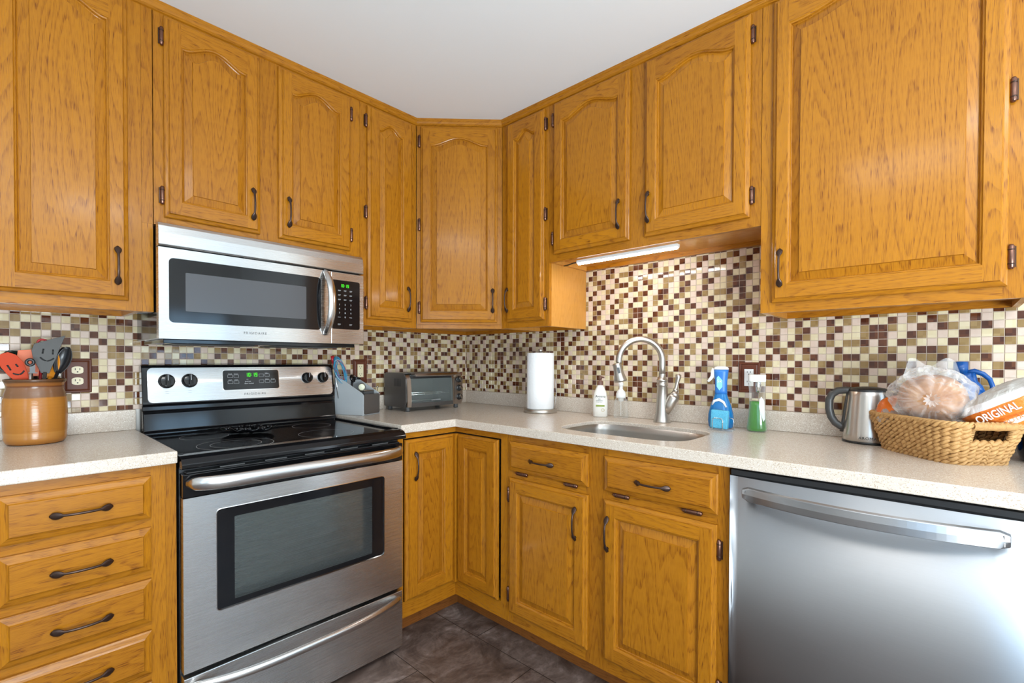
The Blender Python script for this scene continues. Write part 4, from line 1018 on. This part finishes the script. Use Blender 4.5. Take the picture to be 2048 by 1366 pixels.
B = MB(); B.lathe([(.021, .094), (.0225, .096), (.0225, .112), (.020, .118), (.016, .126), (.010, .132), (.008, .134), (.008, .150), (.011, .152), (.011, .164), (.006, .167), (.001, .167)], WHITE, 28); B.lathe([(.013, .094), (.013, .078), (.003, .076), (.002, .072), (.002, .01)], mat('frosted_tube', (.75, .72, .68), .3), 12); B.make('pump', t)
# blue spray bottle
x, y = -.078, -1.604
t = thing('spray_bottle', 'blue dish spray bottle with white trigger behind the sponge', 'bottle', (x, y, CT), face_cam(x, y)-.1)
BLUE = mat('blue_liquid_plastic', (.005, .17, .46), .12, Coat_Weight=.4); BLUS = mat('blue_sleeve', (.03, .19, .58), .38); CYAN = mat('cyan_label', (.25, .66, .78), .4)
B = MB(); oval(B, [(.040, .024, .0005), (.045, .027, .006), (.0475, .028, .03), (.046, .027, .055), (.038, .024, .09), (.027, .020, .118), (.0225, .018, .135), (.022, .018, .142)], BLUE); B.make('bottle_body', t)
B = MB(); oval(B, [(.0235, .0195, .136), (.0225, .0185, .150), (.0225, .0185, .185), (.0265, .021, .222), (.0275, .022, .232)], BLUS); B.make('sleeve', t)
B = MB(); oval(B, [(.028, .0225, .2325), (.028, .022, .236), (.024, .018, .243), (.012, .009, .246)], WHITE); B.tube([(-.026, -.004, .236), (-.031, -.006, .222), (-.032, -.006, .205), (-.040, -.008, .192), (-.048, -.009, .184)], [(.006, .008), (.005, .007), (.004, .007), (.003, .006), (.002, .005)], WHITE, 10, up=(0, 1, 0)); B.make('trigger', t)
B = MB(); P_ = lambda pts, yy, m_: B.loft([[(a_, yy+.004, b_) for a_, b_ in pts], [(a_, yy, b_) for a_, b_ in pts]], m_, cap1=True, smooth=False)
P_([(-.014, .165), (-.004, .150), (.007, .164), (.007, .190), (-.008, .208), (-.014, .200)], -.0215, CYAN); B.make('label', t)
text('5x', .017, WHITE, front(-.004, -.0219, .187), 'label_lettering', t, .0003)
B = MB(); B.tube([(-.030+.0*0, -.020, .092), (-.022, -.0235, .108), (-.004, -.0255, .114), (.012, -.0250, .104), (.022, -.0255, .085)], [(.003, .0008), (.005, .0008), (.006, .0008), (.005, .0008), (.003, .0008)], WHITE, 8, up=(0, 0, 1)); B.make('label_arc', t)
text('SH', .014, WHITE, front(.024, -.0275, .058), 'label_lettering', t, .0003); text('ay', .010, WHITE, front(.024, -.0275, .042), 'label_lettering', t, .0003)
# sponge caddy
x, y = -.150, -1.632
rz = face_cam(x, y)-.30
t = thing('sponge_holder', 'small chrome wire sponge holder on clear tray by the sink', 'holder', (x, y, CT), rz)
B = MB(); rplate(B, -.042, .042, -.026, .030, .006, 0, 0, CLEAR); B.v = []; B.f = []; B.m = []; B.uv = []; B.sm = []
tr = rrect(-.044, .044, -.026, .030, .008, 3)
B.loft([[(a_, b_, .0005) for a_, b_ in tr], [(a_*1.03, b_*1.03, .007) for a_, b_ in tr], [(a_*.98, b_*.98, .007) for a_, b_ in tr], [(a_*.95, b_*.95, .003) for a_, b_ in tr]], CLEAR, cap0=True, cap1=True, smooth=False); B.make('tray', t)
B = MB()
for yy, xs_ in ((-.020, (-.028, .010)), (.012, (-.030, .040))):
    a_, b_ = xs_; B.tube([(a_, yy, .004), (a_, yy, .040), (a_+.004, yy, .046), (a_+.009, yy, .048), (b_-.009, yy, .048), (b_-.004, yy, .046), (b_, yy, .040), (b_, yy, .004)], .0014, CHROME, 8)
for xx in (-.028, .010, .038): B.tube([(xx, -.022, .0055), (xx, .026, .0055)], .0013, CHROME, 6)
B.make('wire_frame', t)
SPG = mat('blue_sponge', (.10, .46, .68), .95); nn = N(SPG); p_ = nn.n('ShaderNodeTexCoord').outputs['Object']; v_ = nn.n('ShaderNodeTexVoronoi', i_Scale=260.0); nn.t.links.new(p_, v_.inputs['Vector']); nn.link(nn.mix(nn.math('LESS_THAN', v_.outputs['Distance'], .22), (.12, .50, .72), (.03, .22, .40)), 'Base Color'); nn.bump(v_.outputs['Distance'], .6, .002)
B = MB(); B.box(-.038, .024, -.0165, .007, 0, .070, SPG); tag(B.make('sponge', None, (x, y, CT+.0075), (0, .04, rz), bevel=.004), 'light blue sponge standing in the chrome wire holder', 'sponge')
# green bottle
x, y = -.085, -1.738
t = thing('dish_soap_bottle', 'clear upside-down bottle half full of green dish soap', 'bottle', (x, y, CT), face_cam(x, y))
B = MB(); oval(B, [(.030, .024, .0005), (.035, .027, .004), (.0355, .027, .014), (.030, .024, .06), (.0265, .022, .10), (.0265, .022, .150), (.029, .024, .175), (.0295, .024, .205)], CLEAR, cap1=False); B.make('bottle_body', t)
GRL = mat('green_soap', (.04, .30, .012), .12, Coat_Weight=.3); GRL.node_tree.nodes['Principled BSDF'].inputs['Transmission Weight'].default_value = .35
B = MB(); oval(B, [(.028, .022, .002), (.0335, .0255, .005), (.034, .0255, .014), (.0287, .0225, .06), (.0252, .0205, .10), (.0250, .0205, .115)], GRL); B.make('liquid', t)
B = MB(); oval(B, [(.0285, .023, .188), (.0300, .0245, .190), (.0300, .0245, .214), (.028, .023, .2155)], mat('frosted_cap', (.80, .79, .75), .25), e=.55); B.lathe([(.009, .187), (.010, .17), (.008, .15), (.001, .148)], CHROME, 16, (.004, 0)); B.make('cap', t)
B = MB(); P_([(.014, .134), (.008, .118), (.007, .095), (.012, .070), (.022, .040), (.027, .050), (.026, .09), (.024, .118)], -.0245, mat('clear_label', (.72, .75, .74), .4)); B.xf(Matrix.Translation((0, .002, 0))); B.make('label', t)

# ------------------------------------------------------------------ kettle
x, y = -.093, -2.076
kz = face_cam(x, y)
t = thing('electric_kettle', 'brushed steel electric kettle with black handle beside the bread basket', 'kettle', (x, y, CT), kz)
B = MB(); B.lathe([(.066, .006), (.0685, .008), (.0675, .03), (.062, .09), (.0545, .155), (.052, .168), (.048, .172)], STEELV, 56); B.make('kettle_body', t)
B = MB(); B.lathe([(.066, .0005), (.0695, .002), (.0695, .007), (.066, .008)], BLACKP, 48, cap0=True); B.make('base', t)
B = MB(); B.lathe([(.0525, .168), (.0525, .173), (.045, .179), (.020, .183), (.001, .1835)], BLACKP, 48); B.make('lid', t)
KH = mat('kettle_handle', (.050, .048, .046), .35)
B = MB(); pth = [(-.042, 0, .167), (-.060, 0, .170), (-.082, 0, .167), (-.098, 0, .155), (-.106, 0, .135), (-.106, 0, .105), (-.100, 0, .078), (-.088, 0, .058), (-.074, 0, .048), (-.064, 0, .044)]
B.tube(pth, [(.010, .012)]*10, KH, 12, up=(0, 1, 0)); B.tube([(-.052, 0, .160), (-.058, 0, .12), (-.064, 0, .07), (-.069, 0, .03)], [(.010, .007)]*4, KH, 10, up=(0, 1, 0))
B.tube([(-.088, 0, .166), (-.102, 0, .170)], [(.008, .003), (.006, .002)], BLACKG, 8, up=(0, 1, 0)); B.make('handle', t)
B = MB(); B.loft([[(.040, -.020, .168), (.075, 0, .166), (.040, .020, .168), (.045, 0, .168)], [(.050, -.014, .140), (.066, 0, .140), (.050, .014, .140), (.05, 0, .14)], [(.055, -.006, .115), (.060, 0, .112), (.055, .006, .115), (.055, 0, .115)]], STEELV, smooth=True); B.make('spout', t)
text('AROMA', .0125, PRINTK, front(0, -.0690, .020, 0, -.06), 'brand_lettering', t, .0006, 1.15)

# ------------------------------------------------------------------ basket
lg = Vector((-.75, -.66, 0)).normalized(); sh = Vector((.66, -.75, 0)).normalized(); rzb = math.atan2(sh.y, sh.x)   # local x = short side axis, local -y = towards the near end
WICK = mat('seagrass', (.42, .25, .10), .6); nn = N(WICK); p_ = nn.n('ShaderNodeTexCoord').outputs['Object']
nz = nn.noise(p_, 75, 4, .7, .8); g_ = nn.n('ShaderNodeNewGeometry'); nn.link(nn.mix(nz, (.30, .135, .036), (.72, .43, .165)), 'Base Color'); nn.bump(nz, .5, .003)
bx, by = -.223, -2.253
t = thing('bread_basket', 'woven seagrass basket with cut-out handle holding bread bags', 'basket', (bx, by, CT), math.atan2(lg.y, lg.x))
# local +x = long axis towards the near end, local -y ~ short side axis
def bpath(u, z):
    """u in 0..1 round the basket, z 0..1 height"""
    A = .125+.030*z; Bq = .080+.026*z; q = 2*PI*u; e = 2/5.0
    c_, s_ = math.cos(q), math.sin(q)
    return Vector((A*math.copysign(abs(c_)**e, c_), Bq*math.copysign(abs(s_)**e, s_), .004+.106*z)), Vector((c_, s_, 0))
# resample evenly
def evenpath(z, n):
    P0 = [bpath(i/720, z) for i in range(720)]; ds = [0]
    for i in range(1, 721): ds.append(ds[-1]+(P0[i % 720][0]-P0[i-1][0]).length)
    out = []; j = 0
    for k in range(n):
        s_ = ds[-1]*k/n
        while ds[j+1] < s_: j += 1
        a_, b_ = P0[j], P0[(j+1) % 720]; f_ = (s_-ds[j])/(ds[j+1]-ds[j]+1e-9); p = a_[0].lerp(b_[0], f_); tg = (b_[0]-a_[0]).normalized(); out.append((p, Vector((tg.y, -tg.x, 0))))
    return out
B = MB(); NR = 10; n = 240; random.seed(5)
for r in range(NR):
    z = r/(NR-1)*.93; ep = evenpath(z, n); ph = r*PI
    for s_ in (0, PI):
        seg_ = []; 
        def flush():
            global seg_
            if len(seg_) > 3: B.tube(seg_, .0056, WICK, 6, ell=(1.1, .8))
            seg_ = []
        jit = random.uniform(-.0008, .0008)
        for i in range(n+1):
            p, nr = ep[i % n]
            hole = p.x > .09 and abs(p.y) < .046 and .52 < z < .90
            if hole: flush(); continue
            a_ = 2*PI*i/n*23+ph+s_; k = 1+.25*math.sin(i*.37+r*2.1)
            seg_.append(tuple(p+nr*(.0038*math.cos(a_))*k+Vector((0, 0, .0044*math.sin(a_)*k+jit))))
        flush()
B.make('woven_wall', t)
B = MB()
ep = evenpath(.97, 264)
for s_ in (0, 2.1, 4.2):
    B.tube([tuple(p+nr*(.0042*math.cos(i*2*PI/264*26+s_))+Vector((0, 0, .0042*math.sin(i*2*PI/264*26+s_)))) for i, (p, nr) in enumerate(ep)], .0042, WICK, 6, closed=True)
B.make('rim', t)
B = MB()      # coil-wrapped grip above the hand hole, and hole edging
for k in range(34):
    yy = -.052+k*.0031; B.tube([(.1555+.0085*math.cos(a_), yy+.0012*math.sin(a_), .103+.0085*math.sin(a_)) for a_ in [2*PI*i/12 for i in range(12)]], .0019, WICK, 5, closed=True)
for k in range(30):
    yy = -.045+k*.0031; B.tube([(.139+.0045*math.cos(a_), yy, .058+.0045*math.sin(a_)) for a_ in [2*PI*i/10 for i in range(10)]], .0018, WICK, 5, closed=True)
for yy in (-.048, .048):
    for k in range(9): z = .060+k*.0045; B.tube([(.141+(z-.058)*.28+.0045*math.cos(a_), yy+.004*math.sin(a_), z) for a_ in [2*PI*i/10 for i in range(10)]], .0018, WICK, 5, closed=True)
B.make('handle_grip', t)
B = MB()
def inner(z, q=.006): return [tuple(p-nr*q) for p, nr in evenpath(z, 80)]
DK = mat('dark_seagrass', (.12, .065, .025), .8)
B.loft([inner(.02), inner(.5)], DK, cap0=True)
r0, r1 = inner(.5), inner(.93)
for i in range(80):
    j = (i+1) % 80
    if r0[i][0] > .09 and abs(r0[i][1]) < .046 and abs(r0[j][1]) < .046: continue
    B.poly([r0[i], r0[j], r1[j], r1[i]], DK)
B.make('light_block_liner', t)  # plain surface added behind the strands to block light through the gaps
B = MB()     # upright stakes showing between the rows
for p, nr in evenpath(0, 34):
    q = (p.x/.125*.155, p.y/.080*.106); 
    if p.x > .09 and abs(p.y) < .05: continue
    B.tube([(p.x-nr.x*.004, p.y-nr.y*.004, .002), (q[0]-nr.x*.004, q[1]-nr.y*.004, .108)], .003, WICK, 6)
B.make('stakes', t)

# ------------------------------------------------------------------ bags in the basket
def blob(B, c, rx, ry, rz_, m, amp=.1, fr=3.0, seed=0, nu=64, nv=40, knot=None, ridge=0, flat=0):
    rings = []; c = Vector(c)
    for j in range(nv+1):
        th = PI*j/nv; rg = []
        for i in range(nu):
            a_ = 2*PI*i/nu; d = Vector((math.sin(th)*math.cos(a_), math.sin(th)*math.sin(a_), math.cos(th)))
            k = 1+amp*noise.noise(d*fr+Vector((seed, 0, 0)))+amp*.45*(1-abs(noise.noise(d*fr*2.6+Vector((0, seed, 0))))*2)
            if knot is not None:
                kd = d.dot(knot); side = d-knot*kd
                if kd > 0:
                    an = math.atan2(side.dot(KU), side.dot(KV)); k *= 1+ridge*math.sin(an*17+3*math.sin(an*3))*min(1, kd*1.5)*min(1, side.length*3); k -= .22*max(0, kd-.80)/.2
            rg.append(c+Vector((d.x*rx, d.y*ry, d.z*rz_))*k)
        rings.append(rg)
    B.loft(rings, m)
BREAD = mat('bread_crust', (.50, .22, .08), .7); nn = N(BREAD); p_ = nn.n('ShaderNodeTexCoord').outputs['Object']; nz = nn.noise(p_, 22, 4, .6); nn.link(nn.ramp(nz, [(.3, (.30, .11, .03)), (.55, (.46, .22, .09)), (.75, (.62, .38, .20))]), 'Base Color')
kn = (CAM-Vector((-.25, -2.23, 1.08))).normalized(); kn = (kn+Vector((0, 0, -.1))).normalized(); KU = kn.orthogonal().normalized(); KV = kn.cross(KU)
t = thing('bread_bag', 'knotted clear plastic bag of round bread on top of the basket', 'bread', (-.242, -2.236, 1.078))
B = MB(); blob(B, (0, .0, -.002), .073, .076, .066, BREAD, .05, 2, 3); B.make('bread_loaf', t)
B = MB(); blob(B, (0, 0, 0), .088, .090, .084, FILM, .14, 2.6, 11, 128, 72, kn, .05)
# loose film flap standing up behind the knot
fl = []
for j in range(7):
    q = j/6; fl.append([Vector((.01, .0, .055))+Vector((R.x, R.y, 0))*((i/14-.5)*(.17-.035*q))+Vector((0, 0, 1))*(q*(.046+.012*math.sin(i*.6+1)))+Vector((-kn.x, -kn.y, 0))*(.004*math.sin(i*1.1)+.010*q) for i in range(15)])
B.loft(fl, FILM, closed=False); B.make('plastic_film', t)
B = MB(); rings = []
for k in range(9):
    s_ = k/8; rr_ = .005+.011*s_**1.5
    rings.append([kn*(.074+.034*s_)+Vector((0, 0, .004))+(KU*math.cos(a_)+KV*math.sin(a_))*rr_*(1+.22*s_*math.sin(a_*11)) for a_ in [2*PI*i/42 for i in range(42)]])
B.loft(rings, FILM); B.make('knot', t)
t = thing('bread_bag', 'orange printed bread bag at the left end of the basket by the kettle', 'bread', (-.197, -2.163, 1.018))
B = MB(); blob(B, (0, 0, 0), .048, .046, .044, BREAD, .06, 2, 8); B.make('bread_loaf', t)
FILM2 = film('printed_film', (.92, .90, .88), .15, .12); nn = N(FILM2); p_ = nn.n('ShaderNodeTexCoord').outputs['Object']
dt_ = nn.n('ShaderNodeVectorMath', operation='DOT_PRODUCT'); nn.t.links.new(p_, dt_.inputs[0]); dt_.inputs[1].default_value = (-.35, .62, .70)
mk = nn.math('GREATER_THAN', nn.math('ADD', dt_.outputs['Value'], nn.math('MULTIPLY', nn.noise(p_, 45, 3), .045)), .066)
nn.link(nn.mix(mk, (.92, .90, .88), (.75, .16, .02)), 'Base Color')
for l_ in list(nn.t.links):
    if l_.to_node.type == 'MIX_SHADER' and l_.to_socket == l_.to_node.inputs[0]: src = l_.from_socket; dst = l_.to_socket; nn.t.links.remove(l_); nn.t.links.new(nn.math('MAXIMUM', src, nn.math('MULTIPLY', mk, .9)), dst); break
B = MB(); blob(B, (0, 0, .002), .058, .056, .056, FILM2, .08, 2.4, 21, 72, 40)
B.make('plastic_film', t)
ORP = mat('orange_print', (.80, .20, .025), .3)
# printed bag at the right
BAGW = mat('white_bag_print', (.82, .80, .80), .25); nn = N(BAGW); p_ = nn.n('ShaderNodeTexCoord').outputs['Object']
sp = nn.n('ShaderNodeSeparateXYZ'); nn.t.links.new(p_, sp.inputs[0])
wv = nn.noise(p_, 9, 2); u_ = nn.math('ADD', sp.outputs[2], nn.math('MULTIPLY', wv, .010))
band = nn.math('MULTIPLY', nn.math('GREATER_THAN', u_, -.022), nn.math('LESS_THAN', u_, .018)); band2 = nn.math('MULTIPLY', nn.math('GREATER_THAN', u_, -.047), nn.math('LESS_THAN', u_, -.036))
ends = nn.math('LESS_THAN', sp.outputs[0], .055)
c_ = nn.mix(nn.math('MULTIPLY', nn.math('ADD', band, band2, clamp=True), ends), (.80, .77, .76), (.82, .21, .03))
c_ = nn.mix(nn.math('GREATER_THAN', u_, .036), c_, (.50, .47, .43)); c_ = nn.mix(nn.math('LESS_THAN', u_, -.05), c_, (.62, .55, .50)); nn.link(c_, 'Base Color'); nn.bump(nn.noise(p_, 34, 3, .6, 1.5), .5, .006)
bc = (-.272, -2.392, 1.072); br = face_cam(bc[0], bc[1])
t = thing('bread_bag', 'white and orange printed bread bag lying at the right of the basket', 'bread', bc, br)
B = MB(); blob(B, (0, 0, 0), .098, .050, .054, BAGW, .09, 2.0, 31, 72, 44); B.xf(Matrix.Rotation(math.radians(-33), 4, 'Y')); 
ob = B.make('bag', t); 
for i_, v in enumerate(ob.data.vertices): v.co = Matrix.Rotation(math.radians(33), 4, 'Y') @ v.co
ob.rotation_euler = (0, math.radians(-33), 0)
MT = Matrix.Rotation(math.radians(-33), 4, 'Y')
text('ORIGINAL', .027, PAINT, MT @ front(-.034, -.0530, -.004), 'bag_lettering', t, .0010, 1.0, bold=.0004, sx=.72); text('POTATO', .016, ORP, MT @ front(-.006, -.0525, -.030), 'bag_lettering', t, .0010, sx=.9)
B = MB(); q = [(.046, .012), (.070, .012), (.070, .034), (.046, .034)]; B.loft([[(a_, -.040, b_) for a_, b_ in q], [(a_, -.047, b_) for a_, b_ in q]], ORP, cap1=True, smooth=False); B.box(.076, .09, -.038, -.030, .016, .026, CYAN); B.xf(MT); B.make('bag_emblem', t)
# blue jug behind
x, y = -.060, -2.308
t = thing('detergent_jug', 'blue plastic jug with loop handle behind the bread basket', 'jug', (x, y, CT), face_cam(x, y))
BJ = mat('blue_jug_plastic', (.008, .09, .34), .28)
B = MB(); oval(B, [(.040, .030, .0005), (.044, .033, .008), (.044, .033, .12), (.038, .030, .17), (.022, .020, .205), (.014, .014, .222), (.014, .014, .232)], BJ); B.make('jug_body', t)
B = MB(); B.lathe([(.014, .230), (.0175, .232), (.0165, .266), (.001, .267)], BJ, 28, (-.012, 0)); B.make('cap', t)
B = MB(); B.tube([(.0, 0, .232), (.018, 0, .238), (.036, 0, .230), (.050, 0, .215), (.056, 0, .195), (.056, 0, .165)], [(.009, .008), (.008, .008), (.007, .007), (.005, .006), (.0045, .006), (.004, .006)], BJ, 12, up=(0, 1, 0))
B.tube([(.012, 0, .232), (.016, 0, .205), (.026, 0, .190), (.034, 0, .172)], [(.010, .009), (.009, .01), (.011, .011), (.010, .010)], BJ, 12, up=(0, 1, 0)); B.make('handle', t)
# black pot
x, y = -.150, -2.505
t = thing('round_canister', 'black round lidded container at the right edge behind the basket', 'container', (x, y, CT))
B = MB(); B.lathe([(.086, .0005), (.092, .006), (.098, .03), (.100, .11), (.096, .12), (.088, .121), (.001, .121)], BLACKG, 56, cap0=True); B.make('canister_body', t)
B = MB(); B.lathe([(.095, .1215), (.094, .127), (.060, .139), (.001, .144)], BLACKP, 48); B.lathe([(.010, .143), (.016, .152), (.014, .160), (.001, .161)], BLACKP, 20); B.make('lid', t)
